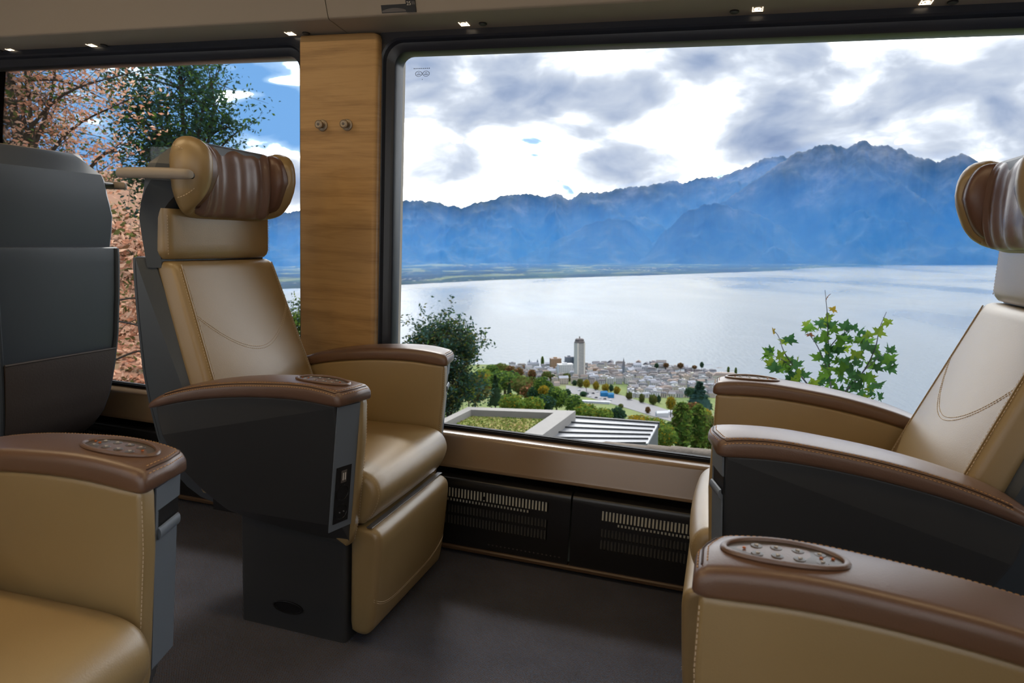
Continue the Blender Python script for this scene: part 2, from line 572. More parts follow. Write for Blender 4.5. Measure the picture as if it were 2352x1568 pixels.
# sill panel
prof = [(2.165, 0.4005), (2.112, 0.3995)] + [tuple(p) for p in catmull([(2.080, 0.397), (2.068, 0.391), (2.064, 0.380)], 4)] + [(2.053, 0.305)] + \
       [tuple(p) for p in catmull([(2.051, 0.298), (2.053, 0.288), (2.062, 0.284)], 4)] + [(2.165, 0.284)]
v, f = xprism(prof, XL, XR)
tag(add('trim_1', v, f, SILL, sharp=0.35), 'taupe window sill panel running below both windows', 'sill', kind='structure')
v, f = xprism([(2.163, 0.284), (2.125, 0.284), (2.125, 0.262), (2.163, 0.262)], XL, XR)
tag(add('trim_2', v, f, BLACK, smooth=False), 'black shadow gap between sill panel and heater covers', 'trim', kind='structure')
v, f = xprism([(2.034, 0.012), (2.030, 0.016), (2.030, 0.024), (2.034, 0.028), (2.06, 0.028), (2.06, 0.012)], XL, XR)
tag(add('baseboard_window_side', v, f, BRASS, sharp=0.4), 'thin brass-coloured strip along the floor below the heater covers', 'baseboard', kind='structure')

# heater covers
CONVSHADE = mat('shaded_convector', lin(86, 83, 77), 0.6, 0.3)  # same convector painted darker, as the lower slots get less light
def heater(x0, x1, s0, s1, lab):
    h = empty('heater_cover', ((x0 + x1) / 2, 2.05, 0))
    xm = (x0 + x1) / 2
    prof = [(2.160, 0.2615), (2.066, 0.2615)] + [tuple(p) for p in catmull([(2.054, 0.2605), (2.044, 0.2555), (2.040, 0.246)], 4)] + [(2.0395, 0.232), (2.075, 0.232), (2.075, 0.245), (2.160, 0.245)]
    v, f = xprism(prof, x0 - xm, x1 - xm)
    v = [(a, b - 2.05, c) for a, b, c in v]
    add('top_ledge', v, f, HEAT, h, sharp=0.4)
    g = MB()
    bands = [(0.192, 0.224), (0.178, 0.188), (0.138, 0.166), (0.098, 0.130)]
    edges = [0.034, 0.098, 0.130, 0.138, 0.166, 0.178, 0.188, 0.192, 0.224, 0.232]
    def bx(a, b, z0, z1):
        g.box(a - xm, b - xm, -0.0105, -0.006, z0, z1)
    for a, b in ((0.028, 0.098), (0.130, 0.138), (0.166, 0.178), (0.188, 0.192), (0.224, 0.2335)):
        bx(x0, x1, a, b)
    for bi, (z0, z1) in enumerate(bands):
        a, b = (s0, s1) if bi != 1 else (s0 + 0.05, s1 - 0.06)
        bx(x0, a, z0, z1)
        bx(b, x1, z0, z1)
        k = a
        while k < b:
            bx(k, k + 0.0048, z0, z1)
            k += 0.0110
    gr = g.build('slotted_grille', HEAT, h, smooth=False)
    gr['kind'] = 'stuff'
    MB().box(s0 - xm, s1 - xm, -0.0055, -0.004, 0.172, 0.228).build('convector', ALU, h, smooth=False)
    MB().box(s0 - xm, s1 - xm, -0.0055, -0.004, 0.09, 0.168).build('convector_shaded_plate', CONVSHADE, h, smooth=False)
    v, f = tube([(s0 + 0.62 * (s1 - s0) - xm, -0.009, 0.204), (s0 + 0.62 * (s1 - s0) - xm, -0.013, 0.204)], 0.006, 12)
    add('fixing_knob', v, f, BLACK, h)
    d = MB()
    for k in range(18):
        xx = x1 - xm - 0.03 - k * 0.014
        d.box(xx, xx + 0.005, -0.0108, -0.010, 0.046, 0.050)
    st(d.build('row_of_perforations', PANELGREY, h, smooth=False))
    tag(h, lab, 'heater', 'slotted heater covers under the window')
heater(-2.75, -1.156, -2.5, -1.30, 'black slotted heater cover low on the wall behind the left pair of seats')
heater(-1.150, -0.403, -1.04, -0.477, 'black slotted heater cover beside the central armchair leg rest')
heater(-0.397, 0.372, -0.308, 0.27, 'black slotted heater cover beside the right armchair leg rest')

# oak pillar between the windows
px0, px1 = -1.392, -1.108
prof = round_poly([(px0, 2.165, 0), (px0, 2.055, 0.004), (px1, 2.055, 0.016), (px1, 2.165, 0)], 6)
rings = []
for z, ins in ((0.399, 0), (1.652, 0), (1.664, 0.004), (1.669, 0.012)):
    rings.append([(p[0] - (ins if p[0] > px1 - 0.02 else 0), p[1] + ins * 0.5 if p[1] < 2.1 else p[1], z) for p in prof])
v, f = loft(rings)
tag(add('trim_3', v, f, WOOD, sharp=0.5), 'oak veneer pillar panel between the two windows', 'pillar', kind='structure')

NICKEL = mat('dull_nickel', lin(150, 138, 122), 0.42, 0.5, metal=0.6)
def coat_hook(x, z, lab):
    h = empty('coat_hook', (x, 2.055, z))
    def rev(pr, nm, mt):
        rings = [[(r * math.cos(a), -y, r * math.sin(a)) for a in [2 * PI * k / 24 for k in range(24)]] for r, y in pr]
        v, f = loft(rings)
        add(nm, v, f, mt, h, sharp=0.6)
    rev([(0.0185, 0.0), (0.0185, 0.004), (0.0165, 0.0055), (0.010, 0.006)], 'rosette', NICKEL)
    rev([(0.009, 0.005), (0.008, 0.013), (0.0125, 0.017), (0.0140, 0.021), (0.0135, 0.026), (0.010, 0.028), (0.005, 0.0275)], 'knob', NICKEL)
    rev([(0.0045, 0.027), (0.0045, 0.0285), (0.003, 0.029)], 'cap_screw', PANELGREY)
    tag(h, lab, 'coat hook', 'coat hooks on the oak pillar')
coat_hook(-1.305, 1.385, 'round metal coat hook on the oak pillar, left one of two')
coat_hook(-1.213, 1.386, 'round metal coat hook on the oak pillar, right one of two')

# valance over the windows
ET_U = np.array([0, -0.352, 0.936]); NR_U = np.array([0, -0.936, -0.352])
ET_L = np.array([0, -0.9963, 0.0854]); NR_L = np.array([0, -0.0854, -0.9963])
for i, (a, b) in enumerate(((XL, -1.2275), (-1.2245, XR))):
    pr = [(2.163, 1.673), (2.098, 1.6725), (1.972, 1.683)] + [tuple(p) for p in catmull([(1.964, 1.6845), (1.959, 1.688), (1.956, 1.695)], 3)] + [(1.86, 1.95), (1.80, 2.098), (2.163, 2.098)]
    v, f = xprism(pr, a, b)
    tag(add('trim_%d' % (4 + i), v, f, VAL, sharp=0.35), ('taupe valance panel above the left window', 'taupe valance panel above the lake window')[i], 'valance', kind='structure')

v, f = xprism([(-0.238, 1.672), (-0.17, 1.673), (-0.10, 1.684), (0.02, 1.98), (0.06, 2.098), (-0.238, 2.098)], XL, XR)
tag(add('trim_6', v, f, VAL, sharp=0.35), 'taupe valance panel behind the viewpoint', 'valance', kind='structure')

def lit_symbol(x, y, lab, flip=1):
    o = empty('light_symbol', (x, y, 1.684 - (y - 1.96) * 0.0854))
    M = lambda a, b, n: tuple(np.array([a, 0, 0]) + ET_L * b + NR_L * n)
    s = 0.0135
    fr = MB()
    def slab(a0, a1, b0, b1):
        fr.put([M(a0, b0, 0.0003), M(a1, b0, 0.0003), M(a1, b1, 0.0003), M(a0, b1, 0.0003), M(a0, b0, 0.0012), M(a1, b0, 0.0012), M(a1, b1, 0.0012), M(a0, b1, 0.0012)],
               [(0, 3, 2, 1), (4, 5, 6, 7), (0, 1, 5, 4), (1, 2, 6, 5), (2, 3, 7, 6), (3, 0, 4, 7)])
    slab(-s, -s + 0.002, -s, s); slab(s - 0.002, s, -s, s); slab(-s, s, -s, -s + 0.003)
    fr.build('bracket', LEDGLOW, o, smooth=False)
    n = 20
    a0, a1 = (0.3, 2 * PI - 0.15) if flip > 0 else (-PI + 0.3, PI - 0.15)
    outer = []
    r4 = []
    for k in range(n + 1):
        a = a0 + (a1 - a0) * k / n
        c, q = math.cos(a), math.sin(a)
        r4.append([M(0.0098 * c, 0.0098 * q + 0.001, 0.0003), M(0.0058 * c, 0.0058 * q + 0.001, 0.0003), M(0.0058 * c, 0.0058 * q + 0.001, 0.0012), M(0.0098 * c, 0.0098 * q + 0.001, 0.0012)])
    mbx = MB().put(*loft(r4))
    e = 0.006 * flip
    mbx.put([M(-0.001 * flip, 0.0, 0.0003), M(e, 0.0, 0.0003), M(e, 0.003, 0.0003), M(-0.001 * flip, 0.003, 0.0003), M(-0.001 * flip, 0, 0.0012), M(e, 0, 0.0012), M(e, 0.003, 0.0012), M(-0.001 * flip, 0.003, 0.0012)],
            [(0, 3, 2, 1), (4, 5, 6, 7), (0, 1, 5, 4), (1, 2, 6, 5), (2, 3, 7, 6), (3, 0, 4, 7)])
    mbx.build('open_ring', LEDGLOW, o, smooth=False)
    tag(o, lab, 'light symbol', 'lit symbols along the valance')

def push_button(x, y, lab):
    o = empty('call_button', (x, y, 1.684 - (y - 1.96) * 0.0854))
    def ring(r, n):
        return [tuple(np.array([r * math.cos(a), 0, 0]) + ET_L * r * math.sin(a) + NR_L * n) for a in [2 * PI * k / 24 for k in range(24)]]
    v, f = loft([ring(0.0125, 0.0), ring(0.0125, 0.002), ring(0.0110, 0.003)])
    add('bezel', v, f, BLACK, o)
    v, f = loft([ring(0.0105, 0.002), ring(0.0100, 0.0042), ring(0.008, 0.0048)])
    add('button', v, f, DARK, o)
    tag(o, lab, 'button', 'round dark buttons along the valance')
for (x, y, fl_, wh) in ((-2.684, 2.078, 1, 'first from the left'), (-2.279, 2.070, 1, 'second from the left'), (-1.426, 2.053, 1, 'just left of the oak pillar'),
                        (-0.815, 2.046, 1, 'just right of the oak pillar'), (0.021, 2.045, -1, 'second from the right'), (0.421, 2.054, 1, 'rightmost')):
    lit_symbol(x, y, 'small warm glowing square symbol on the valance, ' + wh, fl_)
for (x, y, wh) in ((-2.740, 2.078, 'at the left picture edge'), (-2.225, 2.074, 'above the autumn tree'), (-1.368, 2.056, 'just left of the panel joint'), (-0.756, 2.050, 'nearest right of the seat number'),
                   (-0.038, 2.052, 'left of its glowing symbol'), (0.481, 2.060, 'rightmost of the row')):
    push_button(x, y, 'round dark push button on the valance, ' + wh)

# seat number sign
def seat_sign():
    o = empty('seat_number_sign', (-0.985, 1.953, 1.703))
    M = lambda a, b, n: tuple(np.array([a, 0, 0]) + ET_U * b + NR_U * n)
    def slab(a0, a1, b0, b1, n0, n1, nm, mt):
        v = [M(a, b, n) for n in (n0, n1) for a, b in ((a0, b0), (a1, b0), (a1, b1), (a0, b1))]
        return add(nm, v, [(0, 3, 2, 1), (4, 5, 6, 7), (0, 1, 5, 4), (1, 2, 6, 5), (2, 3, 7, 6), (3, 0, 4, 7)], mt, o, smooth=False)
    slab(-0.057, 0.024, -0.013, 0.009, -0.003, 0.0012, 'card_slot', BLACK)
    v = [M(-0.055, -0.011, 0.0013), M(0.022, -0.011, 0.0013), M(0.022, -0.007, 0.0013)] + [M(0.022 - 0.077 * k / 10, -0.006 + 0.006 * math.sin(PI * k / 10), 0.0013) for k in range(1, 11)]
    v += [tuple(np.array(p) + NR_U * 0.0004) for p in v]
    n = len(v) // 2
    add('paper_strip', v, [tuple(range(n - 1, -1, -1)), tuple(range(n, 2 * n))] + [(i, (i + 1) % n, n + (i + 1) % n, n + i) for i in range(n)], PANELGREY, o, smooth=False)
    slab(0.025, 0.055, -0.014, 0.019, 0.0, 0.0035, 'number_plate', BLACK)
    fc = bpy.data.curves.new('number_25', 'FONT')
    fc.body = '25'
    fc.size = 0.0145
    fc.extrude = 0.0003
    fc.align_x = 'LEFT'
    tmp = bpy.data.objects.new('tmp', fc)
    me = bpy.data.meshes.new_from_object(tmp)
    bpy.data.objects.remove(tmp)
    for vt in me.vertices:
        vt.co = Vector(M(0.0275 + vt.co.x, 0.005 + vt.co.y, 0.0038 + vt.co.z))
    link('number_25', me, WHITEINK, o, smooth=False)
    pm = MB()
    for a in (0.0, 0.0055):
        pm.put([M(0.0445 + a, 0.006, 0.0036), M(0.0485 + a, 0.006, 0.0036), M(0.0485 + a, 0.0145, 0.0036), M(0.0445 + a, 0.0145, 0.0036),
                M(0.0445 + a, 0.006, 0.004), M(0.0485 + a, 0.006, 0.004), M(0.0485 + a, 0.0145, 0.004), M(0.0445 + a, 0.0145, 0.004)],
               [(0, 3, 2, 1), (4, 5, 6, 7), (0, 1, 5, 4), (1, 2, 6, 5), (2, 3, 7, 6), (3, 0, 4, 7)])
    pm.build('pictogram', PANELGREY, o, smooth=False)
    tag(o, 'black seat number sign 25 with card slot on the valance', 'sign')
seat_sign()
# ------------------------------------------------------------------ rotating first-class armchair
# local frame: x forward (0 = front of the armrests), y to the sitter's left, z up from the floor
PADB_X = [-0.560, -0.432, -0.317, -0.208, -0.104, 0.010]
PADB_Z = [0.586, 0.621, 0.642, 0.654, 0.658, 0.652]
PADT_X = [-0.565, -0.553, -0.497, -0.408, -0.294, -0.173, -0.104, -0.04, 0.0, 0.012]
PADT_Z = [0.592, 0.603, 0.634, 0.661, 0.682, 0.694, 0.697, 0.694, 0.688, 0.682]
def smooth_curve(xs, ys):
    pts = catmull(list(zip(xs, ys)), 6)
    a = np.array([p[0] for p in pts]); b = np.array([p[1] for p in pts])
    return lambda x: float(np.interp(x, a, b))
pad_b, pad_t = smooth_curve(PADB_X, PADB_Z), smooth_curve(PADT_X, PADT_Z)

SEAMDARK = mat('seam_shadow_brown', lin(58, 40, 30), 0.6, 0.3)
def mirror(v, s):
    return [(p[0], p[1] * s, p[2]) for p in v]

def front_x(y, z, n=0.0):
    return -0.002 - (0.655 - z) * 0.0727 + n - max(0.0, y - 0.270) * 0.30

def arm_parts(root, s, control, simple=False):
    # outer plastic shell with a diagonal crease
    out = [(x, pad_b(x) + 0.002) for x in np.linspace(-0.530, -0.004, 24)]
    out += [(-0.006, 0.60), (-0.016, 0.45), (-0.0265, 0.33), (-0.030, 0.292), (-0.05, 0.285), (-0.12, 0.295), (-0.222, 0.306), (-0.30, 0.318)]
    out += [tuple(p) for p in catmull([(-0.348, 0.338), (-0.425, 0.392), (-0.478, 0.446), (-0.516, 0.525), (-0.530, 0.588)], 4)]
    v, f = puff(out, 0.262, 0.340, 0.005, ny=3, nr=2)
    me = mesh('armrest', v, f)
    bm = bmesh.new(); bm.from_mesh(me)
    for co, no in (((0.0, 0, 0.650), (0.245, 0, -1.0)), ((0, 0, 0.345), (0, 0, 1))):
        bmesh.ops.bisect_plane(bm, geom=bm.verts[:] + bm.edges[:] + bm.faces[:], plane_co=co, plane_no=no)
    for q in bm.verts:
        x, y, z = q.co
        d = max(0.0, (0.650 + 0.245 * x) - z)
        t = (y - 0.262) / 0.078
        y -= t * 0.15 * d
        if z < 0.345:
            y -= t * (0.345 - z) * 0.55
        x -= max(0.0, y - 0.270) * 0.30 * max(0.0, min(1.0, (x + 0.10) / 0.08))
        q.co = (x, y * s, z)
    bmesh.ops.recalc_face_normals(bm, faces=bm.faces)
    bm.to_mesh(me); bm.free()
    arm = link('armrest', me, DARK, root, sharp=0.12)
    # tan leather on the inside, wrapped round the front
    inn = [(x, pad_b(x) + 0.002) for x in np.linspace(-0.50, 0.0, 16)] + [(0.003, 0.645), (0.002, 0.56), (-0.017, 0.339), (-0.029, 0.287), (-0.038, 0.280), (-0.07, 0.296), (-0.12, 0.31), (-0.30, 0.345), (-0.42, 0.42), (-0.48, 0.50)]
    v, f = puff(inn, 0.2335, 0.2655, 0.010, ny=2, nr=4)
    add('inner_leather', mirror(v, s), f, TAN, arm, sharp=0.9)
    sb = MB()
    pth = [(0.0015, 0.2375, 0.640), (0.001, 0.2375, 0.56), (-0.018, 0.2375, 0.339), (-0.029, 0.2375, 0.290)]
    stitch_mb(sb, [(p[0], p[1] * s, p[2]) for p in pth], 0.0042, 0.0030, 0.0008)
    st(sb.build('inner_stitching', THREADP, arm))
    # padded top
    rings = []
    xs = [-0.562, -0.558, -0.552, -0.54] + list(np.linspace(-0.52, -0.03, 26)) + [-0.015, -0.004, 0.004, 0.009, 0.0115]
    for x in xs:
        zb, zt = pad_b(x) - 0.001, pad_t(x)
        e = 0.0
        if x > -0.004:
            e = 0.014 * (1 - math.sqrt(max(0, 1 - ((x + 0.004) / 0.0156) ** 2)))
        zb += e * 0.5; zt -= e * 0.9
        hw = 0.0585 - e * 0.7
        if x < -0.52:
            hw -= 0.016 * ((-0.52 - x) / 0.042) ** 2
        yc = 0.288
        t = max(0.003, zt - zb)
        r = min(0.016, t * 0.48)
        r2 = min(0.009, t * 0.3)
        ring = []
        for (cy_, cz_, a0, rr) in ((yc + hw - r, zt - r, 0, r), (yc - hw + r, zt - r, PI / 2, r), (yc - hw + r2, zb + r2, PI, r2), (yc + hw - r2, zb + r2, 1.5 * PI, r2)):
            for k in range(6):
                a = a0 + PI / 2 * k / 5
                ring.append((x, cy_ + rr * math.cos(a), cz_ + rr * math.sin(a)))
            if a0 == 0:
                for k in range(1, 6):
                    q = 1 - 2 * k / 6
                    ring.append((x, yc + (hw - r) * q, zt + 0.0022 * (1 - q * q)))
        ring = [(px - max(0.0, py - 0.292) * 0.42 * max(0.0, min(1.0, (px + 0.13) / 0.11)), py, pz) for px, py, pz in ring]
        rings.append(ring)
    v, f = loft(rings)
    pad = add('armrest_pad', mirror(v, s), f, BROWN, arm, sharp=1.2)
    def padp(x, y, dz=0.0):
        return (x - max(0.0, y - 0.292) * 0.42 * max(0.0, min(1.0, (x + 0.13) / 0.11)), y * s, pad_t(x) + dz)
    def shear(x, y):
        return x - max(0.0, y - 0.292) * 0.42 * max(0.0, min(1.0, (x + 0.13) / 0.11))
    def end_e(x):
        return 0.014 * (1 - math.sqrt(max(0, 1 - ((x + 0.004) / 0.0156) ** 2))) if x > -0.004 else 0.0
    def edge(x, th, lift):
        e = end_e(x)
        zt = pad_t(x) - e * 0.9
        r = min(0.016, (zt - pad_b(x)) * 0.48)
        y = 0.288 + 0.0585 - e * 0.7 - r + (r + lift) * math.cos(th)
        return (shear(x, y), y * s, zt - r + (r + lift) * math.sin(th))
    def top(x, y, lift):
        q = (y - 0.288) / 0.0425
        return (shear(x, y) + lift * 0.7, y * s, pad_t(x) - end_e(x) * 0.9 + 0.0022 * max(0.0, 1 - q * q) + lift)
    def row(th, x1, lift):
        return [edge(x, th, lift) for x in np.linspace(-0.50, x1 - 0.006, 26)] + [top(x1, y, lift) for y in (0.328, 0.318, 0.305, 0.288, 0.270, 0.255, 0.247)]
    seam, s1 = MB(), MB()
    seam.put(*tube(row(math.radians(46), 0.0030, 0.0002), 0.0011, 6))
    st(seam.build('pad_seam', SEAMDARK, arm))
    stitch_mb(s1, row(math.radians(64), -0.003, 0.0002), 0.0040, 0.0030, 0.0008)
    stitch_mb(s1, row(math.radians(26), 0.0075, 0.0002), 0.0040, 0.0030, 0.0008)
    st(s1.build('pad_stitching', THREAD, arm))
    # front cover
    def P(y, z, n):
        return (front_x(y, z, n), y * s, z)
    def slab(y0, y1, z0, z1, n0, n1, nm, mt, mb=None):
        pts = [P(y, z, n) for n in (n0, n1) for y, z in ((y0, z0), (y1, z0), (y1, z1), (y0, z1))]
        fc = [(0, 3, 2, 1), (4, 5, 6, 7), (0, 1, 5, 4), (1, 2, 6, 5), (2, 3, 7, 6), (3, 0, 4, 7)]
        if mb is not None:
            mb.put(pts, fc)
            return None
        return add(nm, pts, fc, mt, arm, smooth=False)
    if s > 0:
        mb = MB()
        slab(0.2665, 0.336, 0.612, 0.650, 0.0, 0.0035, '', None, mb)
        slab(0.2665, 0.330, 0.345, 0.574, 0.0, 0.0035, '', None, mb)
        slab(0.2665, 0.272, 0.574, 0.612, 0.0, 0.0035, '', None, mb)
        n = 6
        lip = [[P(y, 0.574 - 0.010 * math.cos(a), 0.0035 + 0.006 * math.sin(a)) for a in [PI * k / n for k in range(n + 1)]] for y in (0.272, 0.332)]
        mb.put(*loft(lip))
        mb.build('front_cover', GREY, arm, sharp=0.5)
        slab(0.272, 0.336, 0.576, 0.610, 0.0, 0.0010, 'grip_slot', BLACK)
    else:
        slab(0.2665, 0.334, 0.345, 0.650, 0.0, 0.0022, 'front_cover', GREY)
        slab(0.281, 0.325, 0.362, 0.502, 0.0022, 0.0034, 'socket_plate', BLACK)
        if not simple:
            mb = MB()
            slab(0.295, 0.311, 0.462, 0.492, 0.0034, 0.0042, '', None, mb)
            mb.build('usb_frame', PANELGREY, arm, smooth=False)
            mb = MB()
            slab(0.298, 0.301, 0.468, 0.486, 0.0042, 0.0047, '', None, mb)
            slab(0.304, 0.307, 0.468, 0.486, 0.0042, 0.0047, '', None, mb)
            st(mb.build('usb_port', WHITEINK, arm, smooth=False))
            for zc in (0.436, 0.388):
                rg = []
                for rr, n in ((0.0185, 0.0034), (0.0185, 0.0046), (0.0165, 0.0048), (0.0160, 0.0036), (0.003, 0.0036)):
                    rg.append([P(0.303 + rr * math.cos(a), zc + rr * 1.08 * math.sin(a), n) for a in [2 * PI * k / 24 for k in range(24)]])
                v, f = loft(rg)
                so = add('power_socket', v, f, BLACK, arm, sharp=0.5)
            mb = MB()
            for zc in (0.388,):
                for dy in (-0.006, 0.006):
                    v, f = tube([P(0.303 + dy, zc, 0.0036), P(0.303 + dy, zc, 0.006)], 0.0016, 8)
                    mb.put(v, f)
            st(mb.build('socket_contacts', STEEL, arm))
    if control:
        c = np.array([-0.088, 0.287])
        z0 = 0.6995
        def E(t, kx, ky, z):
            return (c[0] + kx * math.cos(t), s * (c[1] + ky * math.sin(t)), z + (pad_t(c[0] + kx * math.cos(t)) - 0.6965) * 0.9)
        ts = [2 * PI * k / 48 for k in range(48)]
        rg = []
        for q in range(8):
            a = 2 * PI * q / 8
            rg.append([E(t, 0.068 + 0.0042 * math.cos(a), 0.0315 + 0.0042 * math.cos(a), z0 + 0.0034 * math.sin(a)) for t in ts])
        rg.append(rg[0])
        v, f = loft(rg, cap=False)
        add('control_bezel', v, f, BROWN, arm)
        rg = [[E(t, 0.0665, 0.030, z0 - 0.006) for t in ts], [E(t, 0.0665, 0.030, z0 - 0.0010) for t in ts], [E(t, 0.064, 0.0285, z0 - 0.0006) for t in ts]]
        v, f = loft(rg)
        add('control_panel', v, f, PANELGREY, arm)
        ink, org = MB(), MB()
        def tri(mb, dx, dy, r, up):
            pts = []
            for zz in (-0.0005, 0.0012):
                for k in range(3):
                    a = PI / 2 * up + 2 * PI * k / 3
                    pts.append((c[0] + dx + r * math.cos(a), s * (c[1] + dy + r * math.sin(a)), z0 + zz + (pad_t(c[0] + dx) - 0.6965) * 0.9))
            mb.put(pts, [(0, 1, 2), (3, 5, 4), (0, 3, 4, 1), (1, 4, 5, 2), (2, 5, 3, 0)])
        for dx in (-0.040, -0.016, 0.008, 0.030):
            for dy, up in ((0.011, 0), (-0.011, 2)):
                tri(ink, dx, dy, 0.0030, up)
                dm = []
                for rr, hh in ((0.0072, 0.0), (0.0066, 0.0009), (0.004, 0.0012)):
                    dm.append([(c[0] + dx + rr * math.cos(t), s * (c[1] + dy + rr * math.sin(t)), z0 - 0.0012 + hh + (pad_t(c[0] + dx) - 0.6965) * 0.9) for t in [2 * PI * k / 12 for k in range(12)]])
                if not simple:
                    add('button', *loft(dm), PANELGREY, arm)
        for dx, dy in ((-0.053, 0.004), (-0.040, 0.0), (0.0445, 0.0)):
            tri(org, dx, dy, 0.0024, 1)
        st(ink.build('button_symbols', WHITEINK, arm, smooth=False))
        st(org.build('recline_symbols', ORANGEINK, arm, smooth=False))
    return arm

SH_Z = [0.275, 0.285, 0.30, 0.33, 0.38, 0.45, 0.55, 0.65, 0.80, 0.90, 0.945, 0.953, 0.956]
SH_B = [-0.52, -0.548, -0.575, -0.608, -0.640, -0.663, -0.680, -0.692, -0.700, -0.703, -0.704, -0.703, -0.699]
SH_F = [-0.47, -0.455, -0.45, -0.45, -0.455, -0.465, -0.490, -0.525, -0.585, -0.625, -0.642, -0.648, -0.655]
SH_W = [0.150, 0.165, 0.178, 0.192, 0.208, 0.220, 0.229, 0.236, 0.241, 0.243, 0.243, 0.242, 0.238]
HS_Z = [0.93, 1.00, 1.06, 1.10, 1.13, 1.155, 1.18, 1.197, 1.215, 1.235, 1.248, 1.256, 1.261, 1.263]
HS_B = [-0.672, -0.680, -0.686, -0.688, -0.689, -0.688, -0.686, -0.683, -0.664, -0.643, -0.628, -0.617, -0.606, -0.592]
HS_F = [-0.624, -0.626, -0.624, -0.600, -0.575, -0.558, -0.551, -0.549, -0.549, -0.550, -0.551, -0.552, -0.554, -0.560]
HS_W = [0.232, 0.240, 0.246, 0.248, 0.248, 0.246, 0.242, 0.236, 0.224, 0.204, 0.188, 0.176, 0.164, 0.152]

def face_x(z):
    return -0.455 - (z - 0.62) * 0.3846
def back_w(z):
    return interp(z, [0.42, 0.62, 0.945], [0.2275, 0.2295, 0.2085])

def make_seat(name, label, loc, rz, control=-1, simple=False):
    root = empty(name, loc, rz)
    tag(root, label, 'armchair', 'facing first-class armchairs')
    # pedestal
    pr = round_poly([(-0.372, -0.232, 0.012), (-0.055, -0.232, 0.012), (-0.055, 0.232, 0.012), (-0.372, 0.232, 0.012)], 4)
    v, f = loft([[(p[0], p[1], z) for p in pr] for z in (0.0, 0.02, 0.29, 0.31)])
    ped = add('pedestal', v, f, DARK, root, sharp=0.5)
    for s in (-1, 1):
        rg = [[(-0.225 + a * 0.043 * math.cos(t), s * (0.2315 + d), 0.066 + a * 0.016 * math.sin(t)) for t in [2 * PI * k / 24 for k in range(24)]] for a, d in ((1.06, 0.0), (1.06, 0.004), (0.96, 0.0046), (0.92, 0.001), (0.2, 0.001))]
        v, f = loft(rg)
        add('release_pedal', v, f, BLACK, ped)
    MB().box(-0.46, -0.045, -0.228, 0.228, 0.296, 0.335).build('seat_pan', BLACK, root, smooth=False)
    # seat cushion
    out = [tuple(p) for p in catmull([(-0.52, 0.452), (-0.30, 0.457), (-0.15, 0.462), (-0.06, 0.464), (-0.015, 0.4595), (0.012, 0.445), (0.0255, 0.42), (0.026, 0.395), (0.014, 0.362), (-0.004, 0.335), (-0.022, 0.3225), (-0.06, 0.321)], 4)] + [(-0.30, 0.325), (-0.50, 0.33), (-0.52, 0.36)]
    def crown(x, y, z):
        if z > 0.40:
            k = min(1, (z - 0.40) / 0.06)
            z += 0.010 * k * (1 - (y / 0.229) ** 2) * (0.6 + 0.4 * min(1, max(0, -x / 0.1)))
        if x > -0.03:
            x += 0.010 * (1 - (y / 0.229) ** 2) * min(1, (x + 0.03) / 0.05)
        return (x, y, z)
    v, f = puff(out, -0.229, 0.229, 0.022, ny=12, nr=5, deform=crown)
    cu = add('seat_cushion', v, f, TAN, root, sharp=1.2)
    sm = MB()
    edge = inset(out, 0.003)
    edge = [p for p in edge if p[0] > -0.05]
    for s in (-1, 1):
        stitch_mb(sm, [(p[0] + 0.001, s * 0.2165, p[1]) for p in edge[:40]], 0.0045, 0.003, 0.0009)
    st(sm.build('cushion_stitching', THREADP, cu))
    # leg rest
    out = [tuple(p) for p in catmull([(-0.040, 0.316), (-0.005, 0.3185), (0.018, 0.314), (0.0325, 0.300), (0.036, 0.278), (0.034, 0.24), (0.024, 0.12), (0.015, 0.055), (0.007, 0.036), (-0.008, 0.026), (-0.028, 0.026)], 4)] + [(-0.046, 0.034), (-0.05, 0.06), (-0.05, 0.30)]
    v, f = puff(out, -0.2265, 0.2265, 0.018, ny=8, nr=5)
    lr = add('leg_rest', v, f, TAN, root, sharp=1.2)
    sm = MB()
    def lx(z):
        return interp(z, [0.036, 0.055, 0.12, 0.24, 0.278], [0.007, 0.015, 0.024, 0.034, 0.036])
    for dz in (0.0, 0.0055):
        pth = []
        for k in range(41):
            y = -0.222 + 0.444 * k / 40
            z = 0.080 + dz + 0.045 * abs(y / 0.222) ** 4
            pth.append((lx(z) + 0.0004 - 0.012 * max(0, (abs(y) - 0.212) / 0.014) ** 2, y, z))
        stitch_mb(sm, pth, 0.005, 0.0025, 0.0008)
    for s in (-1, 1):
        stitch_mb(sm, [(p[0] + 0.0005, s * 0.2145, p[1]) for p in inset(out, 0.0025)[4:30]], 0.0045, 0.003, 0.0009)
    st(sm.build('leg_rest_stitching', THREADP, lr))
    MB().box(-0.004, 0.0105, -0.222, 0.222, 0.3186, 0.3212).build('hinge_strip', STEEL, root, smooth=False)
    # arms
    for s in (-1, 1):
        arm_parts(root, s, control == s, simple)
    # backrest cushion
    rings = []
    zs = [0.42] + list(np.linspace(0.45, 0.925, 16)) + [0.936, 0.943, 0.9475]
    for z in zs:
        e = 0.0
        if z > 0.93:
            e = 0.013 * (1 - math.sqrt(max(0, 1 - ((z - 0.93) / 0.018) ** 2)))
        lum = 0.010 * math.exp(-((z - 0.62) / 0.10) ** 2)
        rings.append(rrect(face_x(z) - 0.080 + e, face_x(z) - e, back_w(z) - e, 0.024, z, bulge=0.010 + lum))
    v, f = loft(rings)
    bk = add('backrest_cushion', v, f, TAN, root, sharp=1.2)
    def fx(y, z):
        w = back_w(z) - 0.024
        t = min(1.0, abs(y) / w)
        return face_x(z) + (0.010 + 0.010 * math.exp(-((z - 0.62) / 0.10) ** 2)) * (1 - t * t)
    sm = MB()
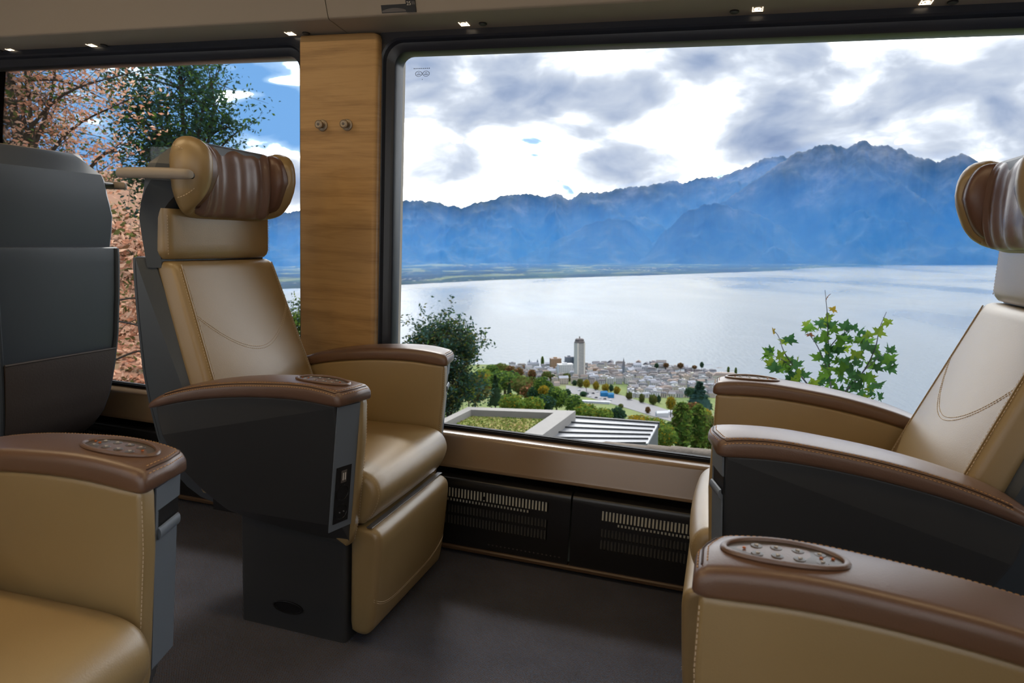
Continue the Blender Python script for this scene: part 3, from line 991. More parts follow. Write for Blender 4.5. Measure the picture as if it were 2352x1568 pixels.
    for s in (-1, 1):
        for dy, dx in ((0.013, -0.0015), (0.0235, 0.0004)):
            stitch_mb(sm, [(face_x(z) + dx, s * (back_w(z) - dy), z) for z in np.linspace(0.46, 0.935, 20)], 0.0048, 0.003, 0.0009)
    for dz in (0.0, 0.007):
        pth = []
        for k in range(49):
            y = -0.196 + 0.392 * k / 48
            z = 0.700 + dz + 0.105 * abs(y / 0.196) ** 1.9
            pth.append((fx(y, z) + 0.0004, y, z))
        stitch_mb(sm, pth, 0.0048, 0.003, 0.0008)
    st(sm.build('backrest_stitching', THREADP, bk))
    for s in (-1, 1):
        v, f = tube([(face_x(z) + 0.0005, s * (back_w(z) - 0.0182), z) for z in np.linspace(0.44, 0.94, 24)], 0.0016, 6)
        add('backrest_piping', v, f, TAN, bk)
    # back shells
    rings = [rrect(b, fr, w, 0.030, z, n=1) for z, b, fr, w in zip(SH_Z, SH_B, SH_F, SH_W)]
    v, f = loft(rings)
    sh = add('back_shell', v, f, BACKGREY, root, sharp=0.3)
    rings = []
    for z, b, fr, w in zip(HS_Z, HS_B, HS_F, HS_W):
        rings.append(rrect(b, max(fr, b + 0.02), w, min(0.055, 0.030 + 0.3 * max(0.0, z - 1.05)), z, n=1))
    v, f = loft(rings)
    add('headrest_shell', v, f, BACKGREY, root, sharp=0.22)
    # rear panel, side rails and pocket
    def bx(z):
        return interp(z, SH_Z, SH_B)
    def bw(z):
        return interp(z, SH_Z, SH_W)
    def back_plate(nm, mt, ya, yb, za, zb, d0, d1, parent, nz=14, ny=8, narrow=None):
        g0, g1 = [], []
        for i in range(nz + 1):
            for j in range(ny + 1):
                z = za + (zb - za) * i / nz
                w = narrow(z) if narrow else 1.0
                y = (ya + (yb - ya) * j / ny) * w
                lipz = z
                ed = min(i, nz - i, j, ny - j)
                g0.append((bx(z) - d0, y, lipz))
                g1.append((bx(z) - (d1 if ed > 0 else d1 - 0.0015), y, lipz))
        n = (nz + 1) * (ny + 1)
        fc = []
        for i in range(nz):
            for j in range(ny):
                a = i * (ny + 1) + j
                fc.append((a, a + 1, a + ny + 2, a + ny + 1))
                fc.append((n + a, n + a + ny + 1, n + a + ny + 2, n + a + 1))
        per = [j for j in range(ny + 1)] + [i * (ny + 1) + ny for i in range(1, nz + 1)] + [nz * (ny + 1) + j for j in range(ny - 1, -1, -1)] + [i * (ny + 1) for i in range(nz - 1, 0, -1)]
        for k in range(len(per)):
            a, b = per[k], per[(k + 1) % len(per)]
            fc.append((a, b, n + b, n + a))
        return add(nm, g0 + g1, fc, mt, parent, sharp=0.5)
    for s in (-1, 1):
        rl = []
        for z in np.linspace(0.33, 0.953, 24):
            y = s * (bw(z) - 0.031)
            rl.append((bx(z) - 0.002, y, z))
        v, f = tube(rl, 0.0075, 8)
        add('side_rail', v, f, BACKGREY, sh)
    nar = lambda z: min(1.0, bw(z) / 0.236)
    back_plate('magazine_pocket', POCKET, -0.198, 0.198, 0.292, 0.605, 0.0, 0.014, sh, narrow=nar)
    v, f = tube([(bx(0.605) - 0.011, y, 0.605) for y in np.linspace(-0.196, 0.196, 10)], 0.0035, 8)
    add('pocket_rim', v, f, POCKET, sh)
    # neck cushion
    rings = []
    for z in [0.953, 0.956, 0.963, 0.975, 0.995, 1.02, 1.045, 1.062, 1.075, 1.085]:
        e = 0.010 * max(0, (0.975 - z) / 0.022) ** 2
        rings.append(rrect(-0.655, -0.596 - e, 0.2155 - e, 0.024, z, bulge=0.012))
    v, f = loft(rings)
    nk = add('neck_cushion', v, f, TAN, root, sharp=1.2)
    sm = MB()
    for s in (-1, 1):
        stitch_mb(sm, [(-0.6005, s * 0.209, z) for z in np.linspace(0.966, 1.07, 8)], 0.0045, 0.003, 0.0009)
    st(sm.build('neck_stitching', THREADP, nk))
    # winged headrest
    half = [(0.0, -0.592, 1.163, 0.101, 0.037), (0.08, -0.591, 1.163, 0.101, 0.037), (0.130, -0.586, 1.164, 0.100, 0.038), (0.164, -0.576, 1.166, 0.096, 0.039), (0.182, -0.560, 1.172, 0.096, 0.041), (0.185, -0.545, 1.177, 0.093, 0.042),
            (0.180, -0.531, 1.182, 0.085, 0.041), (0.170, -0.520, 1.187, 0.072, 0.038), (0.160, -0.512, 1.191, 0.053, 0.032), (0.154, -0.508, 1.194, 0.031, 0.020), (0.152, -0.506, 1.194, 0.010, 0.006)]
    full = [(-a, b, c, d, e) for a, b, c, d, e in half[:0:-1]] + half
    P = [np.array(p) for p in catmull(full, 9)]
    def wing_rings(inner=False, lo=0.0, hi=1.0, pleat=False):
        rings = []
        n = len(P)
        for i, p in enumerate(P):
            tt = i / (n - 1)
            if tt < lo or tt > hi:
                continue
            t = P[min(i + 1, n - 1)][:2] - P[max(i - 1, 0)][:2]
            t = t / np.linalg.norm(t)
            nr = np.array([-t[1], t[0]])                 # (y, x) plane; points to the inside of the u
            if nr[1] < 0 and abs(p[0]) < 0.1:
                nr = -nr
            y0, x0, zc, b, a = p
            if inner:
                e = min(1.0, (tt - lo) / 0.05 if lo > 0.3 else 1.0, (hi - tt) / 0.05 if hi < 0.7 else 1.0)
                e = math.sqrt(max(0.0, 1 - (1 - max(0.0, e)) ** 2)) + 0.02
                off = 0.0145 + (0.0030 * math.sin(tt * 118) + 0.0022 * math.sin(tt * 63 + 1) + 0.003 if pleat else 0)
                cy_, cx_ = y0 + nr[0] * off, x0 + nr[1] * off
                if not pleat:
                    cx_ += 0.006 * min(1.0, abs(y0) / 0.15)
                aa = a * 0.93 * (0.55 + 0.45 * min(1, e))
                bb = b * (0.97 if pleat else 0.88) * (0.8 + 0.2 * min(1, e))
                zc2 = zc + 0.002
            else:
                cy_, cx_, aa, bb, zc2 = y0, x0, a, b, zc
            ring = []
            for k in range(28):
                q = 2 * PI * k / 28
                ca, sa = math.cos(q), math.sin(q)
                ex = 0.72
                u = math.copysign(abs(ca) ** ex, ca) * aa
                w = math.copysign(abs(sa) ** ex, sa) * bb
                if sa < 0:
                    u *= 1 - 0.45 * abs(sa) * min(1.0, abs(y0) / 0.15)
                if pleat:
                    u += 0.0012 * math.sin(q * 2 + tt * 120) * abs(sa)
                ring.append((cx_ + nr[1] * u, cy_ + nr[0] * u, zc2 + w))
            rings.append(ring)
        return rings
    v, f = loft(wing_rings())
    hd = add('headrest', v, f, TAN, root, sharp=1.2)
    v, f = loft(wing_rings(True, 0.352, 0.648, True))
    add('gathered_pillow', v, f, SATIN, hd, sharp=1.5)
    for s in (-1, 1):
        rings = []
        for k in range(12):
            q = PI / 2 * k / 11
            rr, th = math.cos(q), math.sin(q)
            ring = []
            for t in [2 * PI * m_ / 36 for m_ in range(36)]:
                ct, stt = math.cos(t), math.sin(t)
                ax = 0.052 if ct > 0 else 0.062
                az_ = 0.080 if stt > 0 else 0.092
                dx = math.copysign(abs(ct) ** 0.85, ct) * ax * rr
                dz = math.copysign(abs(stt) ** 0.9, stt) * az_ * rr
                dx -= 0.34 * max(0.0, -dz) * (0.8 if ct > 0 else 0.1)
                ring.append((-0.548 + dx, s * (0.151 - 0.10 * max(0.0, dx) - 0.026 * th ** 0.8 + 0.25 * max(0.0, -dz) * 0.3), 1.180 + dz))
            rings.append(ring)
        rings = [[(p[0], p[1] + s * 0.02, p[2]) for p in rings[0]]] + rings
        v, f = loft(rings)
        add('pillow_wing', v, f, PILLOW, hd, sharp=1.5)
    # seam and stitching round the outside of each wing
    sm = MB()
    for s in (-1, 1):
        pth = []
        for k in range(30):
            a = math.radians(84 - 160 * k / 29)
            u = 0.5 + 0.5 * math.cos(a)
            x = -0.565 + 0.062 * math.cos(a)
            z = 1.176 + 0.066 * math.sin(a)
            pth.append((x, s * (0.2275 - 0.034 * max(0, math.cos(a)) ** 2 + 0.002), z))
        stitch_mb(sm, pth, 0.0045, 0.003, 0.0009)
    st(sm.build('wing_stitching', THREADP, hd))
    # grab handle on the sitter's right
    for s in (-1,):
        rg = []
        pts = [(-0.700, 0.262, 1.168), (-0.698, 0.2655, 1.168), (-0.688, 0.268, 1.168), (-0.66, 0.270, 1.1685), (-0.60, 0.2715, 1.169), (-0.53, 0.270, 1.1685), (-0.49, 0.266, 1.168), (-0.480, 0.262, 1.168), (-0.477, 0.256, 1.168)]
        rad = [0.004, 0.009, 0.0125, 0.0138, 0.0140, 0.0138, 0.0130, 0.0115, 0.008]
        for p, r in zip(catmull(pts, 3), np.interp(np.linspace(0, 8, 25), range(9), rad)):
            rg.append([(p[0], s * (p[1] + 0.75 * r * math.cos(a)), p[2] + r * math.sin(a)) for a in [2 * PI * k / 14 for k in range(14)]])
        v, f = loft(rg)
        hn = add('grab_handle', v, f, VAL, root, sharp=1.0)
        mb = MB()
        for xx in (-0.645, -0.505):
            mb.put(*tube([(xx, s * 0.225, 1.168), (xx, s * 0.268, 1.168)], 0.009, 10))
        st(mb.build('handle_mount', DARK, hn))
    return root

def copy_tree(o, parent=None):
    c = o.copy()
    COL.objects.link(c)
    if parent is not None:
        c.parent = parent
    for ch in list(o.children):
        copy_tree(ch, c)
    return c

seat_c = make_seat('armchair', 'whole tan leather armchair with brown armrests standing left of the oak pillar', (-0.796, 1.683, 0), 0.0)
for x, y, lab in ((0.005, 1.683, 'tan leather armchair by the lake window at the right edge, turned to face left'),
                  (0.005, 0.540, 'armchair cut off at the lower right, brown armrest with oval control panel in front'),
                  (-2.720, 1.683, 'armchair seen from behind at the left edge, grey back shell with magazine pocket')):
    c = copy_tree(seat_c)
    c.location = (x, y, 0)
    c.rotation_euler = (0, 0, PI)
    c['label'] = lab
    if x > 0 and y > 1:                      # this one has no grab handle
        for ch in [q for q in c.children if q.name.startswith('grab_handle')]:
            for g in list(ch.children):
                bpy.data.objects.remove(g)
            bpy.data.objects.remove(ch)
make_seat('armchair', 'armchair cut off at the lower left, tan cushion and control panel on its far armrest', (-0.797, 0.536, 0), 0.0, control=1)
# ================================================================== the landscape outside (true-up frame, origin at the eye)
RWM = Matrix(RW.tolist())
RWE = RWM.to_euler('XYZ')
rng = random.Random(7)

def wplace(o, p):
    o.location = Vector(W(p).tolist())
    o.rotation_euler = RWE
    return o

def wempty(name, p, rz=0.0, sc=1.0):
    o = empty(name, (0, 0, 0))
    o.location = Vector(W(p).tolist())
    o.rotation_euler = (RWM @ Matrix.Rotation(rz, 3, 'Z')).to_euler('XYZ')
    o.scale = (sc, sc, sc)
    return o

def wmesh(name, verts, faces, mt, p=(0, 0, 0), smooth=True, sharp=0.7):
    return wplace(add(name, verts, faces, mt, None, smooth, sharp), p)

# ------------------------------------------------------------------ outdoor materials
def srgb_mat(name, rgb, rough=0.8, spec=0.3, **kw):
    return mat(name, tuple(0.46 * q for q in lin(*rgb)), rough, spec, **kw)
def leaf_mat(name, rgb, trans=0.35, vary=0.25, k=0.52):
    mt = bpy.data.materials.new(name)
    mt.use_nodes = True
    T = NT(mt.node_tree)
    c = tuple(k * q for q in lin(*rgb))
    g = T.n('ShaderNodeNewGeometry')
    rn = T.n('ShaderNodeTexNoise', {'Vector': g.outputs['Position'], 'Scale': 3.0, 'Detail': 2.0})
    f = T.math('ADD', T.math('MULTIPLY', rn.outputs[0], vary * 2), 1.0 - vary)
    col = T.mix(1.0, c, f, 'MULTIPLY')
    d = T.n('ShaderNodeBsdfDiffuse', {0: col})
    t = T.n('ShaderNodeBsdfTranslucent', {0: col})
    mx = T.n('ShaderNodeMixShader', [trans, d, t])
    T.n('ShaderNodeOutputMaterial', [mx])
    return mt
L_GREEN = leaf_mat('leaf_green', (98, 132, 62))
L_DARK = leaf_mat('leaf_dark_green', (62, 92, 66))
L_BLUE = leaf_mat('leaf_blue_green', (78, 112, 104))
L_LIGHT = leaf_mat('leaf_light_green', (140, 164, 72))
L_OLIVE = leaf_mat('leaf_olive', (118, 122, 66))
L_YELLOW = leaf_mat('leaf_yellow', (196, 164, 52))
L_RUST = leaf_mat('leaf_rust', (198, 142, 114), 0.55, 0.25, 0.85)
L_RUST2 = leaf_mat('leaf_pale_rust', (220, 180, 154), 0.55, 0.25, 0.85)
L_BROWN = leaf_mat('leaf_brown', (132, 92, 62))
L_CONIF = leaf_mat('needle_green', (56, 82, 58))
L_MAPLE = leaf_mat('maple_green', (104, 150, 60), 0.45)
L_MAPLED = leaf_mat('maple_deep_green', (72, 118, 70), 0.4)
L_MAPLEY = leaf_mat('maple_yellow_green', (138, 166, 60), 0.4)
BARK = srgb_mat('bark', (84, 74, 66), 0.9, 0.1, bump=(8, 0.4, 0.05))
STEM = srgb_mat('maple_stem', (92, 92, 100), 0.7, 0.2)

def ground_nodes(T, p, tcn):
    nz = T.n('ShaderNodeTexNoise', {'Vector': tcn.outputs['Object'], 'Scale': 0.02, 'Detail': 6.0})
    c = T.ramp(nz.outputs[0], [(0.3, lin(76, 92, 54)), (0.5, lin(98, 108, 66)), (0.7, lin(92, 92, 70))])
    n2 = T.n('ShaderNodeTexNoise', {'Vector': tcn.outputs['Object'], 'Scale': 1.6, 'Detail': 8.0, 'Roughness': 0.7})
    lit = T.ramp(n2.outputs[0], [(0.35, lin(72, 64, 48)), (0.5, lin(136, 98, 78)), (0.6, lin(112, 92, 68)), (0.75, lin(158, 120, 98))])
    s = T.n('ShaderNodeSeparateXYZ', [tcn.outputs['Object']])
    wst = T.smooth(T.math('ADD', s.outputs[0], T.math('MULTIPLY', s.outputs[1], 0.30)), -2.0, 0.0, 1.0, 0.0)
    near = T.smooth(s.outputs[1], 45.0, 70.0, 1.0, 0.0)
    T.t.links.new(T.mix(T.math('MULTIPLY', wst, near), c, lit), p.inputs['Base Color'])
GROUND = mat('hillside_ground', lin(110, 120, 70), 0.95, 0.1, extra=ground_nodes)

def mountain_nodes(T, p, tcn):
    g = T.n('ShaderNodeNewGeometry')
    sn = T.n('ShaderNodeSeparateXYZ', [tcn.outputs['Object']])
    nz = T.n('ShaderNodeTexNoise', {'Vector': tcn.outputs['Object'], 'Scale': 0.0022, 'Detail': 9.0, 'Roughness': 0.66})
    hgt = T.smooth(sn.outputs[2], 500.0, 1700.0, 0.0, 0.22)
    f = T.math('ADD', nz.outputs[0], hgt)
    c = T.ramp(f, [(0.36, lin(14, 24, 22)), (0.50, lin(30, 42, 36)), (0.62, lin(50, 58, 56)), (0.74, lin(78, 82, 86)), (0.9, lin(98, 102, 108))])
    T.t.links.new(c, p.inputs['Base Color'])
MOUNT = mat('forest_and_rock', lin(60, 75, 65), 0.95, 0.05, extra=mountain_nodes)

def plain_nodes(T, p, tcn):
    mpn = T.n('ShaderNodeMapping', {'Vector': tcn.outputs['Object'], 'Scale': (0.0022, 0.0012, 1)})
    vo = T.n('ShaderNodeTexVoronoi', {'Vector': mpn, 'Scale': 1.0})
    c = T.ramp(T.n('ShaderNodeSeparateColor', [vo.outputs['Color']]).outputs[0], [(0.0, lin(36, 50, 38)), (0.4, lin(52, 66, 44)), (0.7, lin(84, 92, 60)), (1.0, lin(104, 100, 72))], 'CONSTANT')
    nz = T.n('ShaderNodeTexNoise', {'Vector': tcn.outputs['Object'], 'Scale': 0.0012, 'Detail': 5.0})
    c2 = T.mix(T.smooth(nz.outputs[0], 0.42, 0.55), lin(30, 42, 36), c)
    v2 = T.n('ShaderNodeTexVoronoi', {'Vector': tcn.outputs['Object'], 'Scale': 0.012})
    n3 = T.n('ShaderNodeTexNoise', {'Vector': tcn.outputs['Object'], 'Scale': 0.0007, 'Detail': 3.0})
    dots = T.math('MULTIPLY', T.smooth(v2.outputs[0], 0.12, 0.25, 1.0, 0.0), T.smooth(n3.outputs[0], 0.50, 0.60))
    T.t.links.new(T.mix(dots, c2, lin(176, 170, 160)), p.inputs['Base Color'])
PLAIN = mat('delta_plain', lin(80, 100, 70), 0.95, 0.05, extra=plain_nodes)

def water_nodes(T, p, tcn):
    mpn = T.n('ShaderNodeMapping', {'Vector': tcn.outputs['Object'], 'Scale': (0.0011, 0.00042, 1), 'Rotation': (0, 0, 0.25)})
    nz = T.n('ShaderNodeTexNoise', {'Vector': mpn, 'Scale': 1.0, 'Detail': 4.0, 'Distortion': 0.6})
    r = T.smooth(nz.outputs[0], 0.33, 0.72, 0.46, 0.22)
    T.t.links.new(r, p.inputs['Roughness'])
    mp2 = T.n('ShaderNodeMapping', {'Vector': tcn.outputs['Object'], 'Scale': (0.10, 0.035, 1), 'Rotation': (0, 0, 0.5)})
    n2 = T.n('ShaderNodeTexNoise', {'Vector': mp2, 'Scale': 1.0, 'Detail': 3.0})
    b = T.n('ShaderNodeBump', {'Strength': 0.35, 'Distance': 3.0, 'Height': n2.outputs[0]})
    T.t.links.new(b.outputs[0], p.inputs['Normal'])
WATER = mat('lake_water', lin(58, 72, 84), 0.2, 0.5, extra=water_nodes)
WATER.node_tree.nodes['Principled BSDF'].inputs['IOR'].default_value = 1.5 if 'Principled BSDF' in WATER.node_tree.nodes else 1.5

# ------------------------------------------------------------------ terrain
PD = [0, 3, 8, 20, 60, 200, 500, 830, 1000, 1250, 1400, 1450, 1500, 1600, 2200]
PZ = [-1.7, -2.2, -5, -9.5, -21, -62, -130, -199, -213, -234, -238.5, -240, -243, -250, -300]
def az_of(u):
    return math.atan((u - 1176) / FPX)
SA = [az_of(u) for u in (300, 900, 1150, 1330, 1500, 1700, 1735, 1800, 2100)]
SD = [1500, 1480, 1440, 1390, 1330, 1235, 1050, 820, 640]
def ground_z(x, y):
    d = math.hypot(x, y)
    a = math.atan2(x, y)
    k = 1450.0 / interp(a, SA, SD)
    z = interp(d * (1 + (k - 1) * min(1, d / 300)), PD, PZ)
    if d < 400:
        w = min(1.0, max(0.0, (-0.335 - a) / 0.11))
        w = w * w * (3 - 2 * w)
        zb = interp(d, [0, 4, 6, 9, 16, 30, 60, 400], [-2.9, -2.7, -2.4, -1.8, -0.3, 2.5, 6, 10])
        z = z * (1 - w) + zb * w
    if d > 4:
        z += noise.noise((x * 0.09, y * 0.09, 0)) * min(0.35, d * 0.02) * (1 if d < 60 else 0)
    if 60 < d < 800:
        z += noise.noise((x * 0.012, y * 0.012, 3)) * min(4, d * 0.02)
    return z

azs = np.radians(np.concatenate([np.linspace(-62, -15, 48), np.linspace(-14.5, 24, 90), np.linspace(25, 60, 24)]))
ds = [3.2, 4, 5, 6, 7, 8, 9, 10.5, 12, 14, 16, 18, 20, 23, 26, 30, 36, 45, 60, 80, 110, 150, 200, 260, 330, 420, 500, 600, 700, 780, 830, 880, 940, 1000, 1060, 1120, 1180, 1240, 1300, 1360, 1420, 1480, 1550, 1700]
v = []
for a in azs:
    for d in ds:
        x, y = d * math.sin(a), d * math.cos(a)
        v.append((x, y, ground_z(x, y)))
nd = len(ds)
f = [(i * nd + j, (i + 1) * nd + j, (i + 1) * nd + j + 1, i * nd + j + 1) for i in range(len(azs) - 1) for j in range(nd - 1)]
hill = tag(wmesh('hillside', v, f, GROUND), 'green hillside falling away to the lakeside town', 'hillside', kind='structure')

# unseen uphill bank added to block near-side sky light; pale for neutral fill
BANK = srgb_mat('pale_fill_bank', (214, 212, 208), 0.95, 0.1, vary=(0.8, 0.2))
v = []
for i in range(61):
    for j in range(16):
        x, k = -45 + 1.5 * i, j * 1.0
        y = -2.6 - k
        v.append((x, y, -0.9 + max(0.0, k - 0.6) * 1.05 + 0.5 * noise.noise((x * 0.3, y * 0.3, 2))))
f = [(i * 16 + j, (i + 1) * 16 + j, (i + 1) * 16 + j + 1, i * 16 + j + 1) for i in range(60) for j in range(15)]
tag(add('sky_block_bank', v, f, BANK), 'added unseen bank blocking near-side sky light, pale for neutral fill', 'bank', kind='structure')

# lake: one sheet of water
v, f = [], []
la = np.radians(np.linspace(-50, 50, 41))
ld = [560, 900, 1200, 1500, 2000, 3000, 4500, 6000, 8000, 11000, 14500]
for a in la:
    for d in ld:
        v.append((d * math.sin(a), d * math.cos(a), -240))
n = len(ld)
f = [(i * n + j, (i + 1) * n + j, (i + 1) * n + j + 1, i * n + j + 1) for i in range(len(la) - 1) for j in range(n - 1)]
tag(wmesh('lake', v, f, WATER), 'silvery lake surface with bright glare patches', 'lake', kind='structure')

# far delta plain
shore = [(500, 668), (700, 662), (912, 655), (1000, 650), (1140, 643), (1300, 638), (1500, 632), (1700, 625), (1790, 622), (1840, 617), (1900, 614), (2000, 611), (2100, 607), (2270, 600), (2420, 597), (2700, 592)]
v, f = [], []
us = np.linspace(500, 2700, 160)
rows = 14
for u in us:
    vy = interp(u, [s[0] for s in shore], [s[1] for s in shore]) + 0.6 * noise.noise((u * 0.05, 0, 0)) + 0.3 * noise.noise((u * 0.21, 0, 0))
    p = at_height(u, vy, -240)
    d0 = math.hypot(p[0], p[1])
    q = p[:2] / d0
    for j in range(rows):
        t = j / (rows - 1)
        d = d0 + (15500 - d0) * t ** 1.6
        z = -240.5 if j == 0 else -236 + 6 * t + (6 * noise.noise((q[0] * d * 0.002, q[1] * d * 0.002, 1)) if j > 1 else 0)
        v.append((q[0] * d, q[1] * d, z))
f = [(i * rows + j, (i + 1) * rows + j, (i + 1) * rows + j + 1, i * rows + j + 1) for i in range(len(us) - 1) for j in range(rows - 1)]
tag(wmesh('far_shore', v, f, PLAIN), 'flat green delta land along the far lake shore', 'shore', kind='structure')

# mountains
def mountain(name, sky, d_base, d_ridge, d_back, lab, amp=1.0, seed=0, pw=1.15, rows=64, step=3, noisy=6.0):
    us = np.arange(sky[0][0], sky[-1][0] + 0.1, step)
    sx_, sy_ = [s[0] for s in sky], [s[1] for s in sky]
    v = []
    for u in us:
        vy = interp(u, sx_, sy_) + noisy * (noise.fractal((u * 0.030, seed, 0), 0.55, 2.1, 6) + 0.6 * abs(noise.noise((u * 0.11, seed, 5))))
        p = at_dist(u, vy, 1.0)
        q, tz = p[:2], p[2]
        db = interp(u, [s[0] for s in d_base], [s[1] for s in d_base]) if hasattr(d_base, '__len__') else d_base
        zr = tz * d_ridge
        for j in range(rows):
            t = j / (rows - 9)
            if t <= 1:
                d = db + (d_ridge - db) * t
                bump = noise.ridged_multi_fractal((q[0] * d * 0.0011, q[1] * d * 0.00055, seed), 0.9, 2.15, 6, 0.9, 2.0)
                env = math.sin(PI * min(1, t ** 0.9)) ** 0.8
                z = -238 + (zr + 238) * (t ** pw) + (bump - 1.15) * 0.22 * (zr + 238) * env * amp
                z = min(z, -238 + (zr + 238) * d / d_ridge + 0)
            else:
                k = (t - 1) / (8 / (rows - 9))
                d = d_ridge + (d_back - d_ridge) * k
                z = zr + (-238 - zr) * k
            v.append((q[0] * d, q[1] * d, z))
    f = [(i * rows + j, (i + 1) * rows + j, (i + 1) * rows + j + 1, i * rows + j + 1) for i in range(len(us) - 1) for j in range(rows - 1)]
    tag(wmesh(name, v, f, MOUNT, sharp=3.0), lab, 'mountain', kind='structure')
SKY_A = [(430, 500), (560, 492), (640, 488), (700, 482), (800, 476), (900, 472), (912, 470), (930, 460), (960, 460), (990, 462), (1040, 472), (1062, 478), (1085, 468), (1120, 462), (1150, 450), (1200, 445), (1270, 446), (1305, 455), (1330, 443), (1370, 441), (1400, 440),
         (1440, 428), (1480, 425), (1520, 424), (1540, 413), (1552, 411), (1565, 420), (1610, 408), (1660, 405), (1690, 390), (1720, 382), (1750, 366), (1790, 356), (1820, 362), (1900, 380), (2000, 420)]
SKY_B = [(1440, 596), (1500, 560), (1560, 520), (1640, 478), (1700, 436), (1760, 396), (1800, 368), (1830, 350), (1880, 335), (1905, 331), (1925, 336), (1945, 337), (1960, 328), (1980, 324), (2000, 330), (2040, 335), (2080, 345), (2100, 358), (2120, 364),
         (2160, 368), (2185, 360), (2205, 354), (2240, 364), (2280, 380), (2352, 396), (2450, 410), (2650, 470)]
SKY_C = [(1462, 604), (1500, 566), (1530, 528), (1560, 498), (1590, 480), (1620, 470), (1650, 466), (1700, 477), (1760, 502), (1850, 545), (1950, 596)]
SKY_D = [(1120, 604), (1200, 590), (1290, 548), (1350, 515), (1400, 500), (1440, 506), (1480, 540), (1540, 590), (1580, 604)]
mountain('mountain', SKY_A, 11600, 14800, 16500, 'long jagged blue mountain ridge behind the delta', seed=3)
mountain('mountain', SKY_D, 10900, 12400, 13800, 'lower wooded foothill in front of the jagged ridge', seed=31, amp=0.8, noisy=5.0)
mountain('mountain', SKY_B, [(1440, 11000), (1800, 10000), (2100, 9700), (2700, 9700)], 12400, 14500, 'tall massif with the highest summit at the right', seed=11)
mountain('mountain', SKY_C, 10100, 11300, 12300, 'steep bright-edged spur at the foot of the massif', seed=23, amp=0.9, noisy=6.0)

# blue haze hanging over the far lake and against the mountains
hv = bpy.data.materials.new('blue_haze')
hv.use_nodes = True
T = NT(hv.node_tree)
vol = T.n('ShaderNodeVolumeScatter', {'Color': (0.024, 0.125, 0.40, 1), 'Density': 2.5e-4, 'Anisotropy': 0.0})
out_ = T.n('ShaderNodeOutputMaterial')
T.t.links.new(vol.outputs[0], out_.inputs['Volume'])
v = []
hu = np.arange(430, 2640, 30)
sky_all = lambda u: min(interp(u, [s[0] for s in SKY_A], [s[1] for s in SKY_A]) if u < 1990 else 999, interp(u, [s[0] for s in SKY_B], [s[1] for s in SKY_B]) if u > 1445 else 999)
for u in hu:
    p = at_dist(u, sky_all(u), 1.0)
    q, tz = p[:2], p[2]
    dr = interp(u, [1480, 1640], [14800, 12400])
    top = tz * dr
    for d, z in ((3300, -240.3), (3300, -205), (dr * 0.74, 0.60 * top), (dr * 0.95, 1.02 * top), (15700, 1.10 * top), (15700, -240.3)):
        v.append((q[0] * d, q[1] * d, z))
n = 6
f = [(i * n + j, (i + 1) * n + j, (i + 1) * n + (j + 1) % n, i * n + (j + 1) % n) for i in range(len(hu) - 1) for j in range(n)]
f += [tuple(range(n)), tuple((len(hu) - 1) * n + j for j in range(n - 1, -1, -1))]
hz_ = wmesh('haze', v, f, None, smooth=False)
hz_.data.materials.append(hv)
tag(hz_, 'blue haze in front of the mountains', 'haze', kind='stuff')

# ------------------------------------------------------------------ plants
def leaf_quads(points, size, seed, droop=0.0):
    """small folded leaves at the given points (with their own directions)"""
    r = np.random.default_rng(seed)
    P = np.asarray(points)
    n = len(P)
    a = r.normal(size=(n, 3)); a[:, 2] = a[:, 2] * 0.6 - droop
    a /= np.linalg.norm(a, axis=1)[:, None]
    b = np.cross(a, r.normal(size=(n, 3))); b /= np.linalg.norm(b, axis=1)[:, None]
    s = size * r.uniform(0.6, 1.25, size=(n, 1))
    nrm = np.cross(a, b)
    v = np.stack([P - a * s, P + b * s * 0.45 + nrm * s * 0.15, P + a * s, P - b * s * 0.45 + nrm * s * 0.15], 1).reshape(-1, 3)
    f = [(4 * i, 4 * i + 1, 4 * i + 2, 4 * i + 3) for i in range(n)]
    return v, f

def leaf_obj(name, pts, size, mats, weights, seed, parent, droop=0.0):
    v, f = leaf_quads(pts, size, seed, droop)
    me = bpy.data.meshes.new(name)
    me.from_pydata(v.tolist(), [], f)
    for m_ in mats:
        me.materials.append(m_)
    r = np.random.default_rng(seed + 1)
    me.polygons.foreach_set('material_index', r.choice(len(mats), size=len(f), p=weights).astype(np.int32))
    me.update()
    o = bpy.data.objects.new(name, me)
    COL.objects.link(o)
    o.parent = parent
    o['kind'] = 'stuff'
    return o

